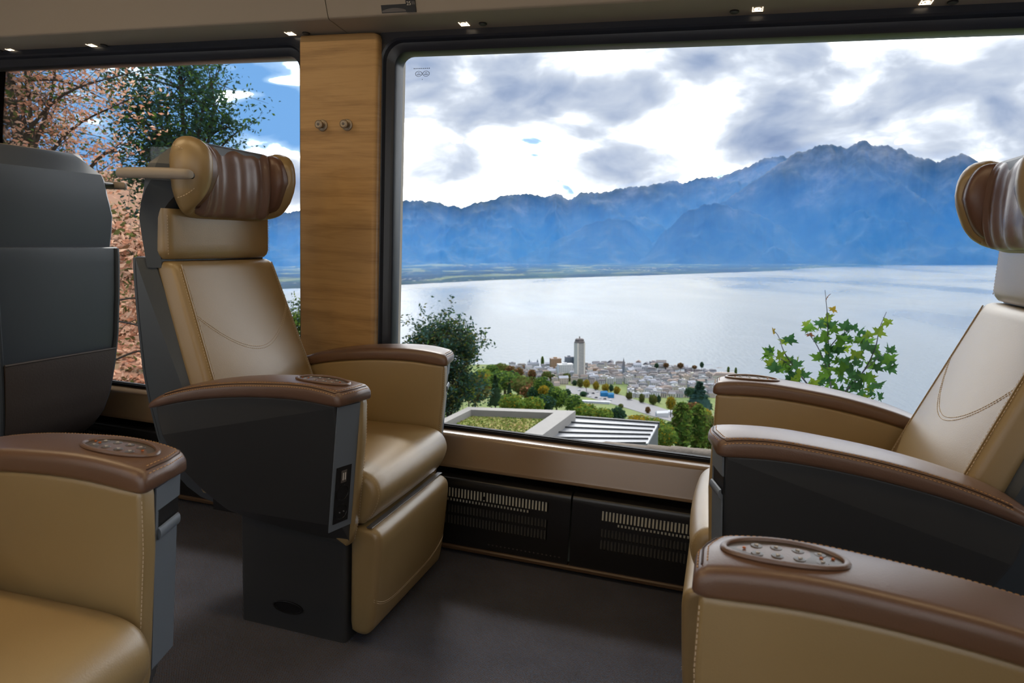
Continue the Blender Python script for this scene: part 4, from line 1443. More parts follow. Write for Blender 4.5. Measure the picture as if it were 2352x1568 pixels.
def grown_tree(name, lab, base, ctr, rad, nbr, ntw, nleaf, lsize, mats, weights, seed, spread=0.42, trunk_r=0.16, cat='tree', group=None):
    """tree grown from base; crown is an ellipsoid ctr, rad (all relative to base)"""
    r = np.random.default_rng(seed)
    o = wempty(name, base)
    ctr, rad = np.array(ctr, float), np.array(rad, float)
    top = ctr + np.array([0, 0, rad[2] * 0.75])
    tp = catmull([(0, 0, -0.6), tuple(ctr * 0.45 + np.array([0.1, 0, 0])), tuple(ctr), tuple(top)], 6)
    v, f = tube(tp, list(np.linspace(trunk_r, trunk_r * 0.12, len(tp))), 8)
    add('trunk', v, f, BARK, o)
    bm_, tips = MB(), []
    for i in range(nbr):
        t = r.uniform(0.22, 0.95)
        s = np.array(tp[int(t * (len(tp) - 1))])
        dr = r.normal(size=3); dr /= np.linalg.norm(dr)
        e = ctr + dr * rad * r.uniform(0.55, 0.98)
        e[2] = max(e[2], s[2] - 0.3)
        md = (s + e) / 2 + np.array([0, 0, 0.12 * np.linalg.norm(e - s)]) + r.normal(size=3) * 0.08 * np.linalg.norm(e - s)
        pth = catmull([s, md, e], 5)
        r0 = trunk_r * (0.42 - 0.25 * t)
        bm_.put(*tube(pth, list(np.linspace(r0, r0 * 0.15, len(pth))), 5))
        for k in range(ntw):
            q = np.array(pth[int(r.uniform(0.35, 1.0) * (len(pth) - 1))])
            d2 = r.normal(size=3) * spread + (e - s) / (np.linalg.norm(e - s) + 1e-6) * spread * 0.6
            te = q + d2
            bm_.put(*tube([q, (q + te) / 2 + r.normal(size=3) * spread * 0.1, te], [r0 * 0.2, r0 * 0.12, r0 * 0.05], 4))
            tips.append((q, te))
    br = bm_.build('branches', BARK, o)
    br['kind'] = 'stuff'
    pts = []
    per = max(1, nleaf // len(tips))
    for q, te in tips:
        t = r.uniform(0.25, 1.05, size=(per, 1))
        pts.append(q + (te - q) * t + r.normal(size=(per, 3)) * spread * 0.30)
    leaf_obj('foliage', np.concatenate(pts), lsize, mats, weights, seed, o)
    return tag(o, lab, cat, group)

# autumn trees outside the left window
b = at_dist(130, 640, 15.0); b[2] = ground_z(b[0], b[1])
c = at_dist(40, 330, 15.0) - b
grown_tree('autumn_tree', 'rust-coloured autumn tree with bare grey trunk outside the left window', b, c, (2.95, 1.8, 2.9), 52, 10, 17000, 0.047,
           [L_RUST, L_RUST2, L_OLIVE, L_GREEN], [0.42, 0.32, 0.16, 0.10], 5, 0.46, 0.15, group='trees beside the track')
b = at_dist(430, 640, 19.0); b[2] = ground_z(b[0], b[1])
c = at_dist(425, 345, 19.0) - b
grown_tree('green_tree', 'dark green leafy tree standing right of the rust-coloured tree', b, c, (1.75, 1.5, 3.0), 44, 9, 15000, 0.062,
           [L_DARK, L_BLUE, L_GREEN], [0.5, 0.3, 0.2], 9, 0.44, 0.16, group='trees beside the track')
b = at_dist(330, 700, 9.5); b[2] = ground_z(b[0], b[1])
c = at_dist(330, 660, 9.5) - b
grown_tree('autumn_shrub', 'rust-coloured shrub on the bank between the two left armchairs', b, np.maximum(c, [-9, -9, 0.5]), (1.1, 0.7, 1.0), 18, 7, 3400, 0.05,
           [L_RUST2, L_RUST, L_BROWN, L_OLIVE], [0.4, 0.3, 0.15, 0.15], 15, 0.3, 0.03, cat='shrub')
b = at_dist(690, 900, 26.0)
c = at_dist(690, 765, 26.0) - b
grown_tree('hedge_shrub', 'green shrub in the narrow gap between armchair and oak pillar', b, c, (0.9, 0.9, 1.3), 16, 7, 2600, 0.07, [L_GREEN, L_DARK, L_LIGHT], [0.4, 0.3, 0.3], 17, 0.32, 0.05, cat='shrub')
# leaf litter on the bank
r = np.random.default_rng(3)
pts = []
for _ in range(8000):
    a, d = math.radians(r.uniform(-46, -21)), r.uniform(5.0, 15)
    x, y = d * math.sin(a), d * math.cos(a)
    if True:
        pts.append((x, y, ground_z(x, y) + 0.02))
leaf_obj('fallen_leaves', pts, 0.055, [L_RUST2, L_RUST, L_BROWN, L_OLIVE], [0.35, 0.3, 0.2, 0.15], 44, hill)
# dead twigs on the bank
for i, (u, vv, dx, dz) in enumerate(((300, 745, 0.5, -0.10), (318, 815, 0.4, 0.12), (312, 690, 0.45, 0.05))):
    p = at_dist(u, vv, 8.0)
    e = wempty('dead_twig', p)
    pth = catmull([(-dx, 0, -dz), (-dx * 0.2, 0.05, 0.02), (dx * 0.4, 0.0, dz * 0.4), (dx, 0.05, dz)], 5)
    v, f = tube(pth, list(np.linspace(0.014, 0.005, len(pth))), 6)
    add('stem', v, f, BARK, e)
    v, f = tube([pth[7], np.array(pth[7]) + np.array([0.12, 0.05, 0.14])], [0.008, 0.003], 5)
    add('side_twig', v, f, BARK, e)
    tag(e, 'thin bare grey twig on the leaf-covered bank, ' + ('middle one', 'lowest one', 'highest one')[i], 'twig', 'bare twigs on the bank')

# twiggy evergreen beside the window frame
b = at_dist(1010, 1010, 27.0)
b[2] = ground_z(b[0], b[1])
c = at_dist(1015, 850, 27.0) - b
grown_tree('holm_oak', 'dark evergreen bush with twiggy top behind the central armrest', b, c, (1.95, 1.5, 2.78), 64, 9, 13500, 0.083,
           [L_DARK, L_OLIVE, L_BLUE, L_GREEN], [0.44, 0.16, 0.32, 0.08], 21, 0.36, 0.10, cat='bush')
o_ = bpy.data.objects[-1] if False else None

# maple sapling close to the glass
def maple():
    D = 5.2
    base = at_dist(1915, 1010, D)
    root = wempty('maple_sapling', base)
    def L(u, v_, dd=0.0):
        return at_dist(u, v_, D + dd) - base
    r = np.random.default_rng(12)
    stems = [[(1918, 1010), (1912, 930), (1905, 850), (1902, 775), (1900, 720), (1895, 666)], [(1912, 940), (1870, 900), (1830, 850), (1802, 810), (1788, 772), (1776, 758)],
             [(1912, 930), (1950, 890), (1985, 850), (2010, 800), (2020, 755), (2036, 716)], [(1905, 860), (1880, 800), (1860, 770), (1845, 758)], [(1903, 800), (1925, 775), (1945, 762), (1965, 756)],
             [(1985, 850), (2020, 820), (2045, 808)], [(1950, 890), (1990, 875), (2020, 885)], [(1870, 900), (1815, 880), (1775, 868)], [(1912, 930), (1960, 915), (2005, 925)], [(1830, 850), (1790, 822), (1758, 812)]]
    for i, s in enumerate(stems):
        pth = catmull([L(u, v_, r.uniform(-0.12, 0.12) if k else 0) for k, (u, v_) in enumerate(s)], 5)
        v, f = tube(pth, list(np.linspace(0.0075 if i < 3 else 0.004, 0.0016, len(pth))), 6)
        add('stem', v, f, STEM, root)
    half = [(0.0, -0.10), (0.16, -0.22), (0.52, -0.30), (0.36, -0.06), (0.44, 0.04), (0.95, 0.22), (0.62, 0.30), (0.66, 0.44), (0.34, 0.40), (0.24, 0.52), (0.30, 0.66), (0.14, 0.74), (0.0, 1.05)]
    outl = half + [(-a, b_) for a, b_ in half[-2:0:-1]]
    def leaf_mesh(fold, curl):
        v = [(0, 0.18, 0)] + [(a, b_, -fold * abs(a) - curl * (b_ - 0.2) ** 2) for a, b_ in outl]
        n = len(outl)
        f = [(0, 1 + i, 1 + (i + 1) % n) for i in range(n)]
        return v, f
    kinds = []
    for mt in (L_MAPLE, L_MAPLED, L_MAPLEY, L_YELLOW, L_BROWN):
        for fold, curl in ((0.25, 0.15), (0.55, 0.3)):
            v, f = leaf_mesh(fold, curl)
            me = bpy.data.meshes.new('leaf')
            me.from_pydata(v, [], f)
            me.materials.append(mt)
            kinds.append(me)
    spots = [(1776, 765, 3), (1802, 788, 2), (1772, 806, 1), (1766, 815, 0), (1792, 820, 2), (1768, 838, 2), (1800, 832, 2), (1818, 828, 0), (1832, 830, 2), (1780, 850, 1), (1792, 852, 0), (1812, 848, 0), (1822, 866, 1), (1808, 872, 1), (1840, 862, 2), (1848, 866, 1),
             (1898, 684, 4), (1912, 712, 3), (1902, 732, 2), (1896, 745, 2), (1910, 752, 1), (1862, 752, 0), (1848, 746, 2), (1882, 750, 2), (1872, 782, 1), (1892, 782, 0), (1860, 770, 4), (1925, 780, 1), (1942, 782, 1), (1938, 752, 4), (1952, 760, 1), (1915, 760, 0),
             (1962, 756, 1), (1908, 800, 1), (1895, 812, 2), (1915, 816, 1), (1938, 800, 2), (1880, 826, 0), (1900, 830, 1), (1925, 832, 0), (1950, 826, 1), (1970, 820, 2), (1985, 785, 1), (1996, 770, 2), (2016, 766, 2), (2042, 742, 2), (1975, 782, 0), (1990, 800, 1), (2000, 805, 1),
             (2020, 806, 0), (2042, 802, 1), (2050, 832, 1), (2042, 848, 1), (2014, 824, 1), (1998, 832, 0), (1980, 842, 1), (2010, 846, 1), (1960, 850, 1), (1940, 850, 0), (1918, 850, 2), (1890, 850, 2), (1905, 862, 0), (1935, 870, 1), (1955, 868, 1), (1975, 868, 1), (1996, 872, 2),
             (2018, 884, 1), (2008, 888, 1), (1985, 885, 0), (1965, 888, 1), (1945, 890, 1), (1925, 888, 0), (1905, 880, 0), (1885, 875, 0), (1870, 882, 2), (1890, 895, 0), (1915, 902, 1), (1945, 908, 0), (1975, 905, 1), (2005, 905, 1), (2022, 915, 1), (1860, 896, 0), (1985, 915, 2), (1935, 920, 0), (1900, 915, 1), (1965, 925, 1), (2000, 895, 2), (1825, 880, 2)]
    more = [(u + r.uniform(-16, 16), v_ + r.uniform(-10, 14), int(r.choice([0, 0, 1, 1]))) for u, v_, kd in spots if kd < 3 and v_ > 735 and r.uniform() < 0.8]
    for i, (u, v_, kd) in enumerate(spots + more):
        o = bpy.data.objects.new('leaf', kinds[kd * 2 + (i % 2)])
        COL.objects.link(o)
        o.parent = root
        o.location = Vector(L(u, v_, r.uniform(-0.22, 0.22)).tolist())
        s = r.uniform(0.052, 0.074) * (0.75 if kd >= 3 else 1.0)
        o.scale = (s, s, s)
        o.rotation_euler = (r.uniform(0.6, 2.0), r.uniform(-0.7, 0.7), r.uniform(-1.4, 1.4) + PI * r.integers(0, 2))
    tag(root, 'young maple sapling with lobed green leaves close outside the lake window', 'sapling')
maple()

# ------------------------------------------------------------------ small trees on the slope and in the town
def crown_mesh(kind, seed, mats, weights):
    r = np.random.default_rng(seed)
    n = 900
    if kind == 'round':
        d = r.normal(size=(n, 3)); d /= np.linalg.norm(d, axis=1)[:, None]
        lump = np.array([1 + 0.28 * noise.noise(tuple(q * 2.2 + seed)) for q in d])
        p = d * (lump * r.uniform(0.55, 1.0, size=n) ** 0.5)[:, None]
        p[:, 2] = p[:, 2] * 0.95
        size = 0.15
    elif kind == 'cone':
        h = r.uniform(0, 1, size=n) ** 0.75
        a = r.uniform(0, 2 * PI, size=n)
        rad = (1 - h) * (0.72 + 0.28 * np.sin(h * 40)) * r.uniform(0.6, 1.05, size=n)
        p = np.stack([rad * np.cos(a) * 0.62, rad * np.sin(a) * 0.62, h * 2.2 - 1.0], 1)
        size = 0.13
    else:
        h = r.uniform(-1, 1, size=n)
        a = r.uniform(0, 2 * PI, size=n)
        rad = np.sqrt(np.maximum(0, 1 - np.abs(h) ** 2.4)) * r.uniform(0.5, 1.0, size=n) * 0.5
        p = np.stack([rad * np.cos(a), rad * np.sin(a), h * 1.25], 1)
        size = 0.14
    v, f = leaf_quads(p, size, seed + 5)
    # solid core so that the crown is not see-through
    me = bpy.data.meshes.new('crown')
    bm = bmesh.new()
    bmesh.ops.create_icosphere(bm, subdivisions=2, radius=0.72)
    for q in bm.verts:
        x, y, z = q.co
        k = 1 + 0.25 * noise.noise((x * 2 + seed, y * 2, z * 2))
        if kind == 'cone':
            t = (z / 0.72 + 1) / 2
            rr = (1 - t) * 0.5 + 0.02
            l = math.hypot(x, y) + 1e-6
            q.co = (x / l * rr, y / l * rr, t * 2.1 - 1.0)
        elif kind == 'column':
            q.co = (x * 0.5 * k, y * 0.5 * k, z * 1.5)
        else:
            q.co = (x * k, y * k, z * k)
    cv = [tuple(q.co) for q in bm.verts]
    cf = [tuple(q.index for q in fc.verts) for fc in bm.faces]
    bm.free()
    o = len(cv)
    me.from_pydata(cv + v.tolist(), [], cf + [tuple(i + o for i in q) for q in f])
    for m_ in mats:
        me.materials.append(m_)
    idx = np.concatenate([np.zeros(len(cf)), r.choice(len(mats), size=len(f), p=weights)]).astype(np.int32)
    me.polygons.foreach_set('material_index', idx)
    me.update()
    return me
CROWN = {
    'green': crown_mesh('round', 1, [L_GREEN, L_LIGHT, L_DARK], [0.5, 0.25, 0.25]),
    'light': crown_mesh('round', 2, [L_LIGHT, L_GREEN, L_YELLOW], [0.6, 0.3, 0.1]),
    'dark': crown_mesh('round', 3, [L_DARK, L_BLUE, L_GREEN], [0.6, 0.2, 0.2]),
    'olive': crown_mesh('round', 4, [L_OLIVE, L_GREEN, L_BROWN], [0.6, 0.25, 0.15]),
    'yellow': crown_mesh('round', 5, [L_YELLOW, L_LIGHT, L_OLIVE], [0.6, 0.2, 0.2]),
    'brown': crown_mesh('round', 6, [L_BROWN, L_OLIVE, L_RUST], [0.6, 0.3, 0.1]),
    'conifer': crown_mesh('cone', 7, [L_CONIF, L_DARK], [0.7, 0.3]),
    'bluecone': crown_mesh('cone', 8, [L_BLUE, L_DARK], [0.6, 0.4]),
    'column': crown_mesh('column', 9, [L_GREEN, L_OLIVE, L_LIGHT], [0.4, 0.3, 0.3]),
}
KINDNAME = {'green': 'green_tree', 'light': 'light_green_tree', 'dark': 'dark_green_tree', 'olive': 'olive_tree', 'yellow': 'yellow_tree', 'brown': 'brown_tree', 'conifer': 'conifer', 'bluecone': 'blue_conifer', 'column': 'poplar'}
tv, tf = tube([(0, 0, -1.9), (0.02, 0, -1.0), (0, 0, 0.2)], [0.09, 0.07, 0.03], 6)
TRUNK = mesh('trunk', tv, tf)
TRUNK.materials.append(BARK)
OCC = []
def free(p, r):
    return all((p[0] - q[0]) ** 2 + (p[1] - q[1]) ** 2 > (r + q[2]) ** 2 for q in OCC)
def take(p, r):
    OCC.append((p[0], p[1], r))
def small_tree(kind, u, vtop, vbot, wpx, lab, group, dist=None):
    """tree whose crown spans vtop..vbot; it stands where the line of sight to its foot meets the slope"""
    if dist is None:
        dist = 40.0
        for k in range(400):
            p = at_dist(u, vbot, dist)
            if p[2] <= ground_z(p[0], p[1]) or dist > 1420:
                break
            dist *= 1.012
    for k_ in (1.0, 0.95, 1.05, 0.9, 1.1, 0.85, 1.16, 0.8, 1.22, 0.74):
        p = at_dist(u, (vtop + vbot) / 2, dist * k_)
        r_ = wpx / 2 / FPX * dist * k_ * 1.02
        if dist * k_ < 1400 and free(p, r_):
            break
    dist *= k_
    take(p, r_)
    hh = (vbot - vtop) / 2 / FPX * math.hypot(dist, p[2]) * 1.0
    ww = wpx / 2 / FPX * math.hypot(dist, p[2])
    zs = {'cone': 1.1}.get('', 1.0)
    o = wempty(KINDNAME[kind], p, rng.uniform(0, 6.28))
    cr = bpy.data.objects.new('crown', CROWN[kind])
    COL.objects.link(cr)
    cr.parent = o
    kx = {'conifer': 1 / 0.62, 'bluecone': 1 / 0.62, 'column': 2.0}.get(kind, 1.0)
    kz = {'column': 0.8}.get(kind, 0.95)
    cr.scale = (ww * kx, ww * kx, hh * kz)
    tk = bpy.data.objects.new('trunk', TRUNK)
    COL.objects.link(tk)
    tk.parent = o
    tk.scale = (ww, ww, hh)
    tag(o, lab, 'tree', group)
    return dist
ORD_ = 'first second third fourth fifth sixth seventh eighth ninth tenth eleventh twelfth thirteenth fourteenth fifteenth sixteenth seventeenth eighteenth nineteenth twentieth'.split()
ORD_ += ['twenty-' + o for o in ORD_[:9]] + ['thirtieth'] + ['thirty-' + o for o in ORD_[:9]] + ['fortieth'] + ['forty-' + o for o in ORD_[:9]]
G1, G2, G3 = 'trees on the slope below the track', 'trees in the lakeside town', 'bushes on the slope'
for a in (('olive', 1150, 832, 858, 34, 'olive tree at the shore between evergreen bush and town', G1, 1000), ('brown', 1172, 838, 858, 24, 'brownish tree at the left end of the town', G1, 1000), ('green', 1130, 836, 862, 34, 'green tree at the shore beside the evergreen bush', G1, 900), ('light', 1110, 846, 870, 40, 'pale green tree just right of the evergreen bush', G1, 700),
          ('conifer', 1138, 866, 935, 42, 'dark pointed conifer right of the evergreen bush', G1, 130), ('conifer', 1170, 882, 920, 24, 'small dark conifer behind the light green shrubs', G1, 170),
          ('light', 1176, 902, 950, 60, 'bright light green shrub above the flat planted roof, left one', G3, 60), ('light', 1222, 908, 952, 56, 'bright light green shrub above the flat planted roof, right one', G3, 62),
          ('olive', 1090, 852, 925, 70, 'olive tree close behind the evergreen bush', G1, 210), ('green', 1160, 850, 895, 80, 'green tree on the slope above the dark conifer', G1, 330),
          ('olive', 1206, 862, 905, 70, 'olive tree right of the dark conifers', G1, 330), ('brown', 1218, 880, 918, 50, 'brown-green tree above the light green shrubs', G1, 260),
          ('yellow', 1250, 888, 910, 24, 'yellow-tinged tree left of the parking area', G1, 420), ('green', 1278, 888, 938, 56, 'round green tree left of the parking area', G1, 200),
          ('dark', 1252, 905, 945, 50, 'dark green tree behind the white van', G1, 190), ('green', 1318, 905, 950, 44, 'green tree above the corner of the planted roof', G1, 180),
          ('light', 1345, 925, 965, 60, 'light green tree above the metal roof, leftmost', G1, 120), ('light', 1385, 935, 968, 46, 'light green tree above the middle of the metal roof', G1, 120),
          ('dark', 1418, 932, 975, 40, 'dark green tree above the middle of the metal roof', G1, 120), ('yellow', 1468, 952, 985, 56, 'yellow-green bush above the right end of the metal roof', G3, 110),
          ('light', 1505, 958, 1000, 50, 'light green bush beside the end of the metal roof', G3, 80), ('light', 1528, 972, 1030, 54, 'bright green bush right of the metal roof', G3, 45),
          ('column', 1566, 925, 1030, 50, 'tall feathery green tree right of the metal roof, left one', G1, 60), ('column', 1604, 930, 1040, 46, 'tall feathery green tree right of the metal roof, right one', G1, 62),
          ('olive', 1640, 950, 1040, 50, 'olive feathery tree cut off by the right armrest', G1, 64), ('bluecone', 1606, 882, 945, 80, 'large blue-green cedar left of the right armrest', G2, 640),
          ('dark', 1585, 888, 912, 26, 'small dark tree left of the large cedar', G2, 700), ('brown', 1592, 922, 955, 40, 'brown tree below the large cedar', G1, 380), ('olive', 1560, 930, 955, 30, 'olive tree below the yellow tree', G1, 400),
          ('yellow', 1541, 908, 942, 22, 'slim yellow tree left of the large cedar', G2, 720), ('dark', 1303, 892, 912, 18, 'small round dark tree at the left end of the parking area', G2, 720)):
    small_tree(*a)
extra = []
for k in range(46):
    u = rng.uniform(1040, 1640)
    vb_ = rng.uniform(890, 935) if u < 1300 else rng.uniform(925 + (u - 1300) * 0.14, 965 + (u - 1300) * 0.14)
    w_ = rng.uniform(22, 44)
    if 1300 < u < 1560:
        w_, vb_ = rng.uniform(16, 28), vb_ + 18
    extra.append((rng.choice(['green', 'green', 'light', 'olive', 'dark', 'light', 'yellow']), u, vb_ - w_ * rng.uniform(0.8, 1.1), vb_, w_))
for k, (kd, u, a, b, w) in enumerate(sorted(extra, key=lambda q: q[1])):
    small_tree(kd, u, a, b, w, '%s leafy tree on the wooded slope, %s of them counted from the left' % ({'light': 'light green', 'dark': 'dark green'}.get(kd, kd), (ORD_ + ['later'] * 40)[k]), G1, rng.uniform(170, 520))
town_row = [('brown', 1192, 842, 868, 22), ('brown', 1222, 846, 872, 20), ('olive', 1256, 850, 880, 24), ('dark', 1270, 858, 876, 14), ('olive', 1302, 855, 878, 20), ('dark', 1320, 872, 886, 12), ('olive', 1333, 868, 890, 15), ('yellow', 1347, 870, 892, 16),
            ('yellow', 1369, 874, 897, 15), ('yellow', 1391, 880, 900, 18), ('dark', 1404, 882, 900, 11), ('yellow', 1417, 886, 906, 16), ('olive', 1445, 898, 918, 15), ('olive', 1474, 902, 926, 13), ('olive', 1500, 904, 930, 19), ('dark', 1513, 906, 926, 10), ('dark', 1340, 898, 912, 18), ('olive', 1426, 926, 938, 12), ('brown', 1488, 932, 950, 12),
            ('brown', 1530, 832, 845, 14), ('brown', 1563, 832, 846, 15), ('dark', 1612, 830, 845, 9), ('column', 1246, 818, 846, 8), ('column', 1673, 842, 856, 6), ('column', 1690, 844, 860, 6), ('dark', 1508, 833, 846, 10), ('brown', 1595, 838, 848, 12), ('brown', 1200, 838, 850, 16)]
where = ['left of', 'right of', 'in line with', 'nearest to']
for i, (k, u, a, b, w) in enumerate(sorted(town_row, key=lambda q: q[1])):
    side = 'left of the white tower' if u < 1318 else ('between tower and church spire' if u < 1440 else ('in the middle of the old town' if u < 1580 else 'at the lake end of the town'))
    small_tree(k, u, a, b, w, 'tiny %s tree %s, %s in the left-to-right row' % ({'dark': 'dark green', 'column': 'slim pointed'}.get(k, k), side, ORD_[i]), G2)

# ------------------------------------------------------------------ town
WALLS = [srgb_mat('town_wall_%d' % i, c, 0.85, 0.2) for i, c in enumerate(((236, 232, 226), (222, 220, 220), (244, 236, 216), (214, 216, 224), (230, 214, 198), (252, 252, 252), (222, 204, 200)))]
ROOFS = [srgb_mat('town_roof_%d' % i, c, 0.8, 0.25) for i, c in enumerate(((150, 142, 140), (166, 164, 170), (136, 134, 140), (176, 156, 144), (196, 198, 208), (126, 120, 122)))]
WGLASS = srgb_mat('town_window', (84, 92, 104), 0.3, 0.6)
def building(p, w, l, h, rz, wall, roof, kind, lab, group=None, name='town_house', rows=0):
    take(p, 0.5 * math.hypot(w, l))
    o = wempty(name, p, rz)
    MB().box(-w / 2, w / 2, -l / 2, l / 2, -6, h).build('wall', wall, o, smooth=False)
    e = 0.5
    if kind == 'gable':
        rh = min(w, l) * 0.34
        if w < l:
            v = [(-w / 2 - e, -l / 2 - e, h - 0.2), (w / 2 + e, -l / 2 - e, h - 0.2), (0, -l / 2 - e, h + rh), (-w / 2 - e, l / 2 + e, h - 0.2), (w / 2 + e, l / 2 + e, h - 0.2), (0, l / 2 + e, h + rh)]
        else:
            v = [(-w / 2 - e, -l / 2 - e, h - 0.2), (-w / 2 - e, l / 2 + e, h - 0.2), (-w / 2 - e, 0, h + rh), (w / 2 + e, -l / 2 - e, h - 0.2), (w / 2 + e, l / 2 + e, h - 0.2), (w / 2 + e, 0, h + rh)]
        add('roof', v, [(0, 1, 2), (3, 5, 4), (0, 3, 4, 1), (1, 4, 5, 2), (2, 5, 3, 0)], roof, o, smooth=False)
    elif kind == 'mansard':
        k = 0.22
        a, b = w / 2 + e, l / 2 + e
        c, d = w / 2 * (1 - 2 * k * 0.6), l / 2 * (1 - 2 * k * 0.6)
        hh = min(w, l) * 0.26
        v = [(-a, -b, h), (a, -b, h), (a, b, h), (-a, b, h), (-c, -d, h + hh), (c, -d, h + hh), (c, d, h + hh), (-c, d, h + hh)]
        add('roof', v, [(0, 3, 2, 1), (4, 5, 6, 7), (0, 1, 5, 4), (1, 2, 6, 5), (2, 3, 7, 6), (3, 0, 4, 7)], roof, o, smooth=False)
        MB().box(-c * 0.5, -c * 0.5 + 1, -0.5, 0.5, h + hh - 0.3, h + hh + 1.6).build('chimney', wall, o, smooth=False)
    else:
        MB().box(-w / 2 - 0.2, w / 2 + 0.2, -l / 2 - 0.2, l / 2 + 0.2, h, h + 0.8).build('roof', roof, o, smooth=False)
        MB().box(-w / 5, w / 8, -l / 5, l / 6, h + 0.8, h + 3.0).build('roof_housing', wall, o, smooth=False)
    if rows:
        mb = MB()
        for q in range(rows):
            z = 1.2 + q * (h - 2) / rows
            n = max(2, int(w / 3.2))
            for k in range(n):
                x = -w / 2 + (k + 0.5) * w / n
                mb.box(x - 0.6, x + 0.6, -l / 2 - 0.06, -l / 2 + 0.05, z, z + 1.6)
        wn = mb.build('windows', WGLASS, o, smooth=False)
        wn['kind'] = 'stuff'
    tag(o, lab, 'building', group)
    return o

def on_ground(u, v_):
    d = 500.0
    for k in range(600):
        p = at_dist(u, v_, d)
        if p[2] <= ground_z(p[0], p[1]):
            break
        d *= 1.003
    return p

def town_tower():
    p = on_ground(1331, 872)
    d = math.hypot(p[0], p[1])
    px = math.hypot(d, p[2]) / FPX
    o = wempty('tower_block', p, 0.35)
    take(p, 14 * px)
    w = 19.5 * px
    conc = srgb_mat('tower_concrete', (246, 238, 228), 0.8, 0.2)
    dk = srgb_mat('tower_glass', (138, 144, 154), 0.4, 0.5)
    top = srgb_mat('tower_crown', (122, 112, 110), 0.7, 0.3)
    H = 86 * px
    for sx_ in (-1, 1):
        MB().box(sx_ * w * 0.5 - (w * 0.17 if sx_ > 0 else 0), sx_ * w * 0.5 + (w * 0.17 if sx_ < 0 else 0), -w * 0.45, w * 0.45, -6, H).build('concrete_shaft', conc, o, smooth=False)
    MB().box(-w * 0.33, w * 0.33, -w * 0.40, w * 0.40, -6, H - 0.6 * px).build('window_bay', dk, o, smooth=False)
    mb = MB()
    for k in range(26):
        z = k * H / 26
        mb.box(-w * 0.33, w * 0.33, -w * 0.425, w * 0.425, z, z + 0.9)
    fl_ = mb.build('floor_bands', conc, o, smooth=False)
    fl_['kind'] = 'stuff'
    pr = lambda s, z: [(s * w * 0.5 * a, s * w * 0.45 * b_, z) for a, b_ in ((-1, -0.6), (-0.6, -1), (0.6, -1), (1, -0.6), (1, 0.6), (0.6, 1), (-0.6, 1), (-1, 0.6))]
    v, f = loft([pr(1.08, H), pr(1.08, H + 1.5 * px), pr(0.92, H + 3 * px), pr(0.90, H + 7 * px), pr(0.72, H + 9 * px)])
    add('crown', v, f, top, o, smooth=False)
    MB().box(-0.8, 0.8, -0.8, 0.8, H + 9 * px, H + 14 * px).build('mast', top, o, smooth=False)
    tag(o, 'tall slender tower block rising above the lake from the town', 'building')
town_tower()
pxm = 1200 / FPX
def px_building(u, vb, vt, wpx, lpx, rz, wall, roof, kind, lab, name='town_house', rows=0, group=None):
    p = on_ground(u, vb)
    s = math.hypot(math.hypot(p[0], p[1]), p[2]) / FPX
    return building(p, wpx * s, lpx * s, (vb - vt) * s, rz, wall, roof, kind, lab, group, name, rows)
OCHRE = srgb_mat('ochre_wall', (190, 152, 116), 0.85, 0.2)
SLATE = srgb_mat('slate_blue_wall', (128, 138, 152), 0.5, 0.4)
TEAL = srgb_mat('teal_glass_wall', (118, 140, 146), 0.4, 0.5)
WHITE = WALLS[5]
px_building(1276, 850, 823, 24, 16, 0.15, OCHRE, ROOFS[3], 'flat', 'ochre-brown apartment block left of the tower', 'apartment_block', 7)
px_building(1307, 850, 819, 18, 14, 0.1, SLATE, ROOFS[1], 'flat', 'slate-grey office block just left of the tower', 'office_block', 8)
px_building(1322, 852, 820, 9, 12, 0.1, TEAL, ROOFS[1], 'flat', 'narrow teal glass block touching the tower', 'office_block', 8)
px_building(1298, 862, 836, 34, 18, 0.2, WHITE, WALLS[5], 'flat', 'white stepped hotel in front of the office blocks', 'hotel', 6)
vl = px_building(1225, 850, 834, 26, 14, 0.1, WALLS[3], ROOFS[4], 'mansard', 'blue-grey roofed villa with turrets at the far left of the town', 'villa', 3)
for sg in (-1, 1):
    v, f = loft([[(sg * 8.0 + 1.6 * math.cos(a) * k, -3 + 1.6 * math.sin(a) * k, z) for a in [2 * PI * q / 10 for q in range(10)]] for z, k in ((0, 1), (17, 1), (17, 1.15), (23, 0.05))])
    add('turret', v, f, SLATE, vl, sharp=0.5)
px_building(1665, 884, 862, 52, 20, -0.25, WALLS[2], ROOFS[3], 'mansard', 'large cream hotel with brown roof at the lake end of town', 'grand_hotel', 5)
px_building(1365, 858, 846, 22, 12, 0.1, OCHRE, ROOFS[3], 'mansard', 'small ochre house right of the tower foot', 'town_house', 3)
def church():
    p = on_ground(1432, 866)
    s = math.hypot(math.hypot(p[0], p[1]), p[2]) / FPX
    o = wempty('church', p)
    take(p, 5 * s)
    MB().box(-2.6 * s, 2.6 * s, -2.6 * s, 2.6 * s, -5, 26 * s).build('bell_tower', SLATE, o, smooth=False)
    v = [(-3 * s, -3 * s, 26 * s), (3 * s, -3 * s, 26 * s), (3 * s, 3 * s, 26 * s), (-3 * s, 3 * s, 26 * s), (0, 0, 46 * s)]
    add('spire', v, [(0, 3, 2, 1), (0, 1, 4), (1, 2, 4), (2, 3, 4), (3, 0, 4)], ROOFS[2], o, smooth=False)
    tag(o, 'small church tower with a dark pointed spire in the town', 'church')
church()
cnt = 0
G4 = 'houses of the lakeside town'
ORD = 'first second third fourth fifth sixth seventh eighth ninth tenth eleventh twelfth thirteenth fourteenth fifteenth sixteenth seventeenth eighteenth nineteenth twentieth'.split()
ORD += ['twenty-' + o for o in ORD[:9]] + ['thirtieth'] + ['thirty-' + o for o in ORD[:9]]
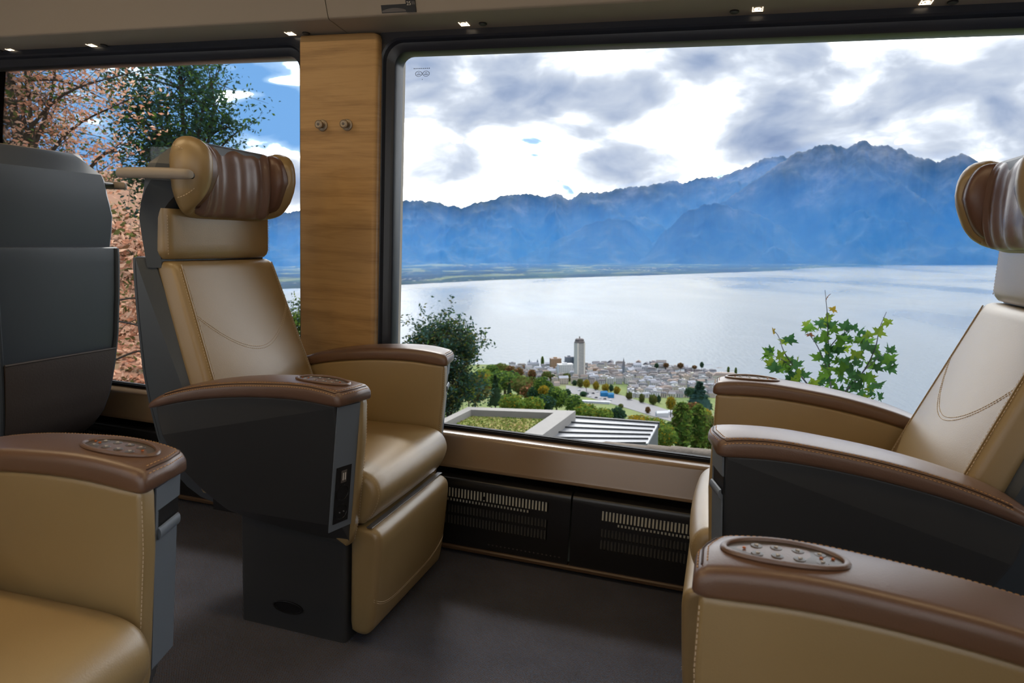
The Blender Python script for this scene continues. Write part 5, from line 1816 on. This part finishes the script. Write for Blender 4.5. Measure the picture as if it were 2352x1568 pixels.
for ri, vb in enumerate(np.arange(845, 916, 5.2)):
    u0 = 1165 + max(0, (vb - 858)) * 3.4
    u1 = 1650 + (vb - 846) * 0.9 if vb < 890 else 1645
    if vb > 884:
        u0 = 1440
    u, k_ = u0 + rng.uniform(0, 6), 0
    while u < u1:
        wpx, lpx = rng.uniform(11, 22), rng.uniform(9, 13)
        p = on_ground(u + wpx / 2, vb)
        s_ = math.hypot(math.hypot(p[0], p[1]), p[2]) / FPX
        if not free(p, 0.53 * math.hypot(wpx, lpx) * s_):
            u += 3
            continue
        wl, rf = rng.choice(WALLS), rng.choice(ROOFS)
        kd = rng.choice(('gable', 'mansard', 'mansard', 'flat'))
        lab = '%s %s-roofed town house, %s from the left in the %s row from the lake' % ({0: 'pale', 1: 'grey', 2: 'cream', 3: 'blue-grey', 4: 'beige', 5: 'white', 6: 'pinkish'}[WALLS.index(wl)], {'gable': 'gable', 'mansard': 'hip', 'flat': 'flat'}[kd], ORD[k_], ORD[ri])
        building(p, wpx * s_, lpx * s_, rng.uniform(8, 15) * s_, rng.uniform(-0.4, 0.4), wl, rf, kd, lab, G4, 'town_house', 3)
        cnt += 1
        k_ += 1
        u += wpx * 0.75
# road and parking strip
ROAD = srgb_mat('asphalt', (150, 148, 150), 0.8, 0.3, vary=(0.05, 0.1))
def ground_strip(name, line, wpx, mt, lab, cat):
    L_, R_ = [], []
    for (u, v_), w in zip(line, wpx):
        a, b = on_ground(u, v_ - w / 2), on_ground(u, v_ + w / 2)
        L_.append((a[0], a[1], ground_z(a[0], a[1]) + 0.5)); R_.append((b[0], b[1], ground_z(b[0], b[1]) + 0.5))
    n = len(L_)
    low = [(p[0], p[1], p[2] - 3) for p in L_ + R_]
    v = L_ + R_ + low
    f = [(i, i + 1, n + i + 1, n + i) for i in range(n - 1)] + [(n + i, n + i + 1, 3 * n + i + 1, 3 * n + i) for i in range(n - 1)]
    tag(wmesh(name, v, f, mt, smooth=False), lab, cat, kind='structure')
ground_strip('road', [(1300, 893), (1360, 904), (1430, 922), (1500, 944), (1580, 968), (1640, 985)], [16, 22, 26, 26, 22, 20], ROAD, 'grey parking strip and road through the town', 'road')
BLUE = srgb_mat('blue_tarpaulin', (36, 140, 200), 0.5, 0.3)
CARW = srgb_mat('car_white', (230, 230, 232), 0.4, 0.5)
CARD = srgb_mat('car_dark', (52, 56, 66), 0.4, 0.5)
def box_thing(name, u, vb, wpx, hpx, lpx, rz, mt, mt2, lab, cat, group=None, pitched=False):
    p = on_ground(u, vb)
    s = math.hypot(math.hypot(p[0], p[1]), p[2]) / FPX
    o = wempty(name, p + np.array([0, 0, 0.5]), rz)
    w, h, l = wpx * s, hpx * s, lpx * s
    if cat == 'car' or cat == 'van':
        MB().box(-w / 2, w / 2, -l / 2, l / 2, 0.1, h * 0.55).build('body', mt, o, smooth=False)
        v = [(-w * 0.36, -l * 0.45, h * 0.55), (w * 0.40, -l * 0.45, h * 0.55), (w * 0.40, l * 0.45, h * 0.55), (-w * 0.36, l * 0.45, h * 0.55), (-w * 0.22, -l * 0.38, h), (w * 0.30, -l * 0.38, h), (w * 0.30, l * 0.38, h), (-w * 0.22, l * 0.38, h)]
        add('cabin', v, [(0, 3, 2, 1), (4, 5, 6, 7), (0, 1, 5, 4), (1, 2, 6, 5), (2, 3, 7, 6), (3, 0, 4, 7)], mt2, o, smooth=False)
    else:
        MB().box(-w / 2, w / 2, -l / 2, l / 2, -1, h * 0.7).build('body', mt, o, smooth=False)
        v = [(-w * 0.53, -l * 0.53, h * 0.7), (w * 0.53, -l * 0.53, h * 0.7), (w * 0.53, l * 0.53, h * 0.7), (-w * 0.53, l * 0.53, h * 0.7), (-w * 0.45, 0, h), (w * 0.45, 0, h)]
        add('roof', v, [(0, 3, 2, 1), (0, 1, 5, 4), (1, 2, 5), (2, 3, 4, 5), (3, 0, 4)], mt2, o, smooth=False)
    tag(o, lab, cat, group)
box_thing('blue_pavilion', 1387, 911, 16, 13, 8, 0.1, BLUE, BLUE, 'bright blue covered stall on the parking strip, left one', 'stall')
box_thing('blue_pavilion', 1403, 914, 13, 12, 8, 0.1, BLUE, BLUE, 'bright blue covered stall on the parking strip, right one', 'stall')
box_thing('white_tent', 1520, 957, 26, 13, 14, 0.1, CARW, CARW, 'white tent beside the road, left one', 'tent')
box_thing('white_tent', 1541, 953, 18, 11, 10, 0.1, CARW, CARW, 'white tent beside the road, right one', 'tent')
box_thing('platform_roof', 1368, 926, 64, 6, 6, -0.28, WALLS[3], CARW, 'long white platform roof along the parking strip', 'shelter')
box_thing('garden_house', 1278, 886, 14, 10, 9, 0.3, WALLS[6], ROOFS[3], 'little reddish garden house left of the parking strip', 'shed')
box_thing('van', 1260, 938, 13, 13, 9, 0.2, CARW, CARW, 'white van parked behind the planted roof', 'van')
for i, (u, v_, c) in enumerate(sorted(((1349, 906, 1), (1355, 912, 0), (1362, 905, 1), (1372, 902, 0), (1378, 916, 0), (1389, 918, 1), (1369, 915, 1), (1330, 898, 0), (1340, 903, 1), (1402, 921, 0)))):
    box_thing('parked_car', u, v_, 7, 3.6, 3.4, 0.3, CARD if c else CARW, CARD if c else CARW, '%s car parked on the strip near the blue stalls, %s counted from the left' % ('dark' if c else 'white', ORD_[i]), 'car', 'cars on the parking strip')

# boat far out on the lake
p = at_height(914, 664, -240)
bo = wempty('lake_boat', p, 0.3)
v, f = loft([[(-14, 0, 0), (-12, -3, 0), (12, -3, 0), (16, 0, 0), (12, 3, 0), (-12, 3, 0)], [(-14, 0, 5), (-12, -4, 5), (13, -4, 5), (19, 0, 6), (13, 4, 5), (-12, 4, 5)]])
add('hull', v, f, SLATE, bo, smooth=False)
MB().box(-8, 6, -2.5, 2.5, 5, 14).build('deckhouse', SLATE, bo, smooth=False)
tag(bo, 'small boat far out on the lake beside the window frame', 'boat')

# ------------------------------------------------------------------ houses just below the track
COPING = srgb_mat('grey_coping', (168, 164, 160), 0.7, 0.3, vary=(3, 0.08))
HWALL = srgb_mat('dark_house_wall', (92, 96, 102), 0.7, 0.3)
def sedum_nodes(T, p, tcn):
    nz = T.n('ShaderNodeTexNoise', {'Vector': tcn.outputs['Object'], 'Scale': 1.3, 'Detail': 6.0, 'Roughness': 0.65})
    c = T.ramp(nz.outputs[0], [(0.32, lin(94, 110, 50)), (0.5, lin(118, 118, 70)), (0.62, lin(130, 110, 70)), (0.75, lin(142, 126, 98))])
    T.t.links.new(c, p.inputs['Base Color'])
SEDUM = mat('sedum', lin(150, 155, 85), 0.95, 0.1, extra=sedum_nodes)
L_SED = leaf_mat('sedum_blade', (150, 166, 80), 0.3)
L_SED2 = leaf_mat('sedum_straw', (186, 176, 116), 0.3)
def flat_house():
    FL, FR, NR = at_height(1075, 934, -5.5), at_height(1322, 943, -5.5), at_height(1240, 1003, -5.5)
    e1 = (FR - FL)[:2]; w = np.linalg.norm(e1); e1 /= w
    e2 = (NR - FR)[:2]; e2 /= np.linalg.norm(e2)
    o = wempty('flat_roof_house', FL)
    def B(a0, a1, b0, b1, z0, z1, nm, mt):
        pts = [(e1 * a + e2 * b).tolist() + [z] for z in (z0, z1) for a, b in ((a0, b0), (a1, b0), (a1, b1), (a0, b1))]
        return add(nm, pts, [(0, 3, 2, 1), (4, 5, 6, 7), (0, 1, 5, 4), (1, 2, 6, 5), (2, 3, 7, 6), (3, 0, 4, 7)], mt, o, smooth=False)
    ln = 9.0
    B(0.05, w - 0.05, 0.05, ln - 0.05, -5, -0.25, 'wall', HWALL)
    B(0, w, 0, 0.42, -0.42, 0.0, 'coping', COPING)
    B(w - 0.62, w, 0.42, ln, -0.42, 0.0, 'coping', COPING)
    B(0, 0.30, 0.42, ln, -0.42, 0.0, 'coping', COPING)
    B(0.30, w - 0.62, 0.42, ln, -0.5, -0.22, 'sedum_bed', SEDUM)
    r = np.random.default_rng(8)
    pts = [np.append(e1 * r.uniform(0.34, w - 0.66) + e2 * r.uniform(0.5, 6.5), -0.20) for _ in range(5000)]
    leaf_obj('sedum_plants', pts, 0.05, [L_SED, L_SED2, L_GREEN], [0.45, 0.35, 0.2], 61, o)
    tag(o, 'flat-roofed house with planted green roof below the window', 'house')
    return e1, e2
flat_house()
METAL = srgb_mat('zinc_roof', (176, 178, 184), 0.32, 0.6, metal=0.35, vary=(0.8, 0.08))
GUTTER = srgb_mat('black_gutter', (44, 46, 50), 0.5, 0.4)
def seam_roof():
    TL, TR = at_height(1313, 959, -5.8), at_height(1512, 973, -5.9)
    BR, BL = at_height(1488, 1018, -5.9), at_height(1196, 1018, -5.8)
    o = wempty('metal_roof_house', TL)
    q = lambda s, t: (TL + (TR - TL) * s) * (1 - t) + (BL + (BR - BL) * s) * t - TL
    n = 5
    up = np.array([0, 0, 1.0])
    for i in range(n):
        t0, t1 = i / n, (i + 1) / n
        a, b, c, d = q(0, t0), q(1, t0), q(1, t1), q(0, t1)
        v = [a, b, c, d] + [x - up * 0.06 for x in (a, b, c, d)]
        add('roof_pan', v, [(0, 1, 2, 3), (4, 7, 6, 5), (0, 4, 5, 1), (1, 5, 6, 2), (2, 6, 7, 3), (3, 7, 4, 0)], METAL, o, smooth=False)
        dt = 0.007
        a, b, c, d = q(0, t1 - dt), q(0.985, t1 - dt), q(0.985, t1 + dt), q(0, t1 + dt)
        v = [x + up * 0.045 for x in (a, b, c, d)] + [a, b, c, d]
        add('standing_seam', v, [(0, 1, 2, 3), (4, 7, 6, 5), (0, 4, 5, 1), (1, 5, 6, 2), (2, 6, 7, 3), (3, 7, 4, 0)], GUTTER, o, smooth=False)
    a, b, c, d = q(-0.01, -0.05), q(1.01, -0.05), q(1.01, 0.0), q(-0.01, 0.0)
    v = [x + up * 0.05 for x in (a, b, c, d)] + [x - up * 0.15 for x in (a, b, c, d)]
    add('gutter', v, [(0, 1, 2, 3), (4, 7, 6, 5), (0, 4, 5, 1), (1, 5, 6, 2), (2, 6, 7, 3), (3, 7, 4, 0)], GUTTER, o, smooth=False)
    a, b = q(0, 0), q(1, 0); c, d = q(1, 1.3), q(0, 1.3)
    v = [x - up * 0.07 for x in (a, b, c, d)] + [x - up * 5 for x in (a, b, c, d)]
    add('wall', v, [(0, 1, 2, 3), (4, 7, 6, 5), (0, 4, 5, 1), (1, 5, 6, 2), (2, 6, 7, 3), (3, 7, 4, 0)], HWALL, o, smooth=False)
    tag(o, 'grey standing-seam metal roof right of the planted roof', 'house')
seam_roof()
TILE = srgb_mat('weathered_ridge_tile', (138, 126, 114), 0.9, 0.2, bump=(14, 0.6, 0.03), vary=(5, 0.15))
TILE2 = srgb_mat('pinkish_roof_tile', (176, 156, 148), 0.9, 0.2, bump=(10, 0.4, 0.03), vary=(4, 0.12))
def ridge_roof():
    A, B_ = at_dist(1300, 1008, 9.3), at_dist(1720, 1036, 8.2)
    o = wempty('tiled_roof', A)
    L_ = B_ - A
    ln = np.linalg.norm(L_)
    ex = L_ / ln
    nrm = np.array([ex[1], -ex[0], 0.0]); nrm /= np.linalg.norm(nrm)
    if nrm[1] > 0:
        nrm = -nrm
    n = 8
    r = np.random.default_rng(2)
    for i in range(n):
        s0, s1 = i * ln / n - 0.02, (i + 1) * ln / n + 0.02
        rings = []
        dz = r.uniform(-0.008, 0.008)
        for s, rr in ((s0, 0.098), (s0 + 0.02, 0.10), ((s0 + s1) / 2, 0.092), (s1, 0.082)):
            rings.append([tuple(ex * s + nrm * rr * math.cos(a) + np.array([0, 0, rr * 0.75 * math.sin(a) - 0.075 + dz])) for a in [PI * k / 9 for k in range(10)]] + [tuple(ex * s + nrm * q + np.array([0, 0, -0.12])) for q in (-0.08, 0.08)])
        v, f = loft(rings)
        add('ridge_tile', v, f, TILE, o, sharp=0.8)
    for sg in (1, -1):
        rows = 5
        for k in range(rows):
            h0, h1 = 0.10 + k * 0.24, 0.10 + (k + 1) * 0.26
            z0, z1 = -0.10 - k * 0.11, -0.10 - (k + 1) * 0.115
            v = []
            for s, off in ((0.0, 0), (ln, 0)):
                for hh, zz in ((h0, z0), (h1, z1), (h1, z1 - 0.03), (h0, z0 - 0.05)):
                    v.append(tuple(ex * s + nrm * sg * hh + np.array([0, 0, zz])))
            add('tile_course', v, [(0, 1, 2, 3), (4, 7, 6, 5), (0, 4, 5, 1), (1, 5, 6, 2), (2, 6, 7, 3), (3, 7, 4, 0)], TILE2, o, smooth=False)
    tag(o, 'weathered tiled roof ridge just above the sill of the lake window', 'roof')
ridge_roof()
print('town houses', cnt)
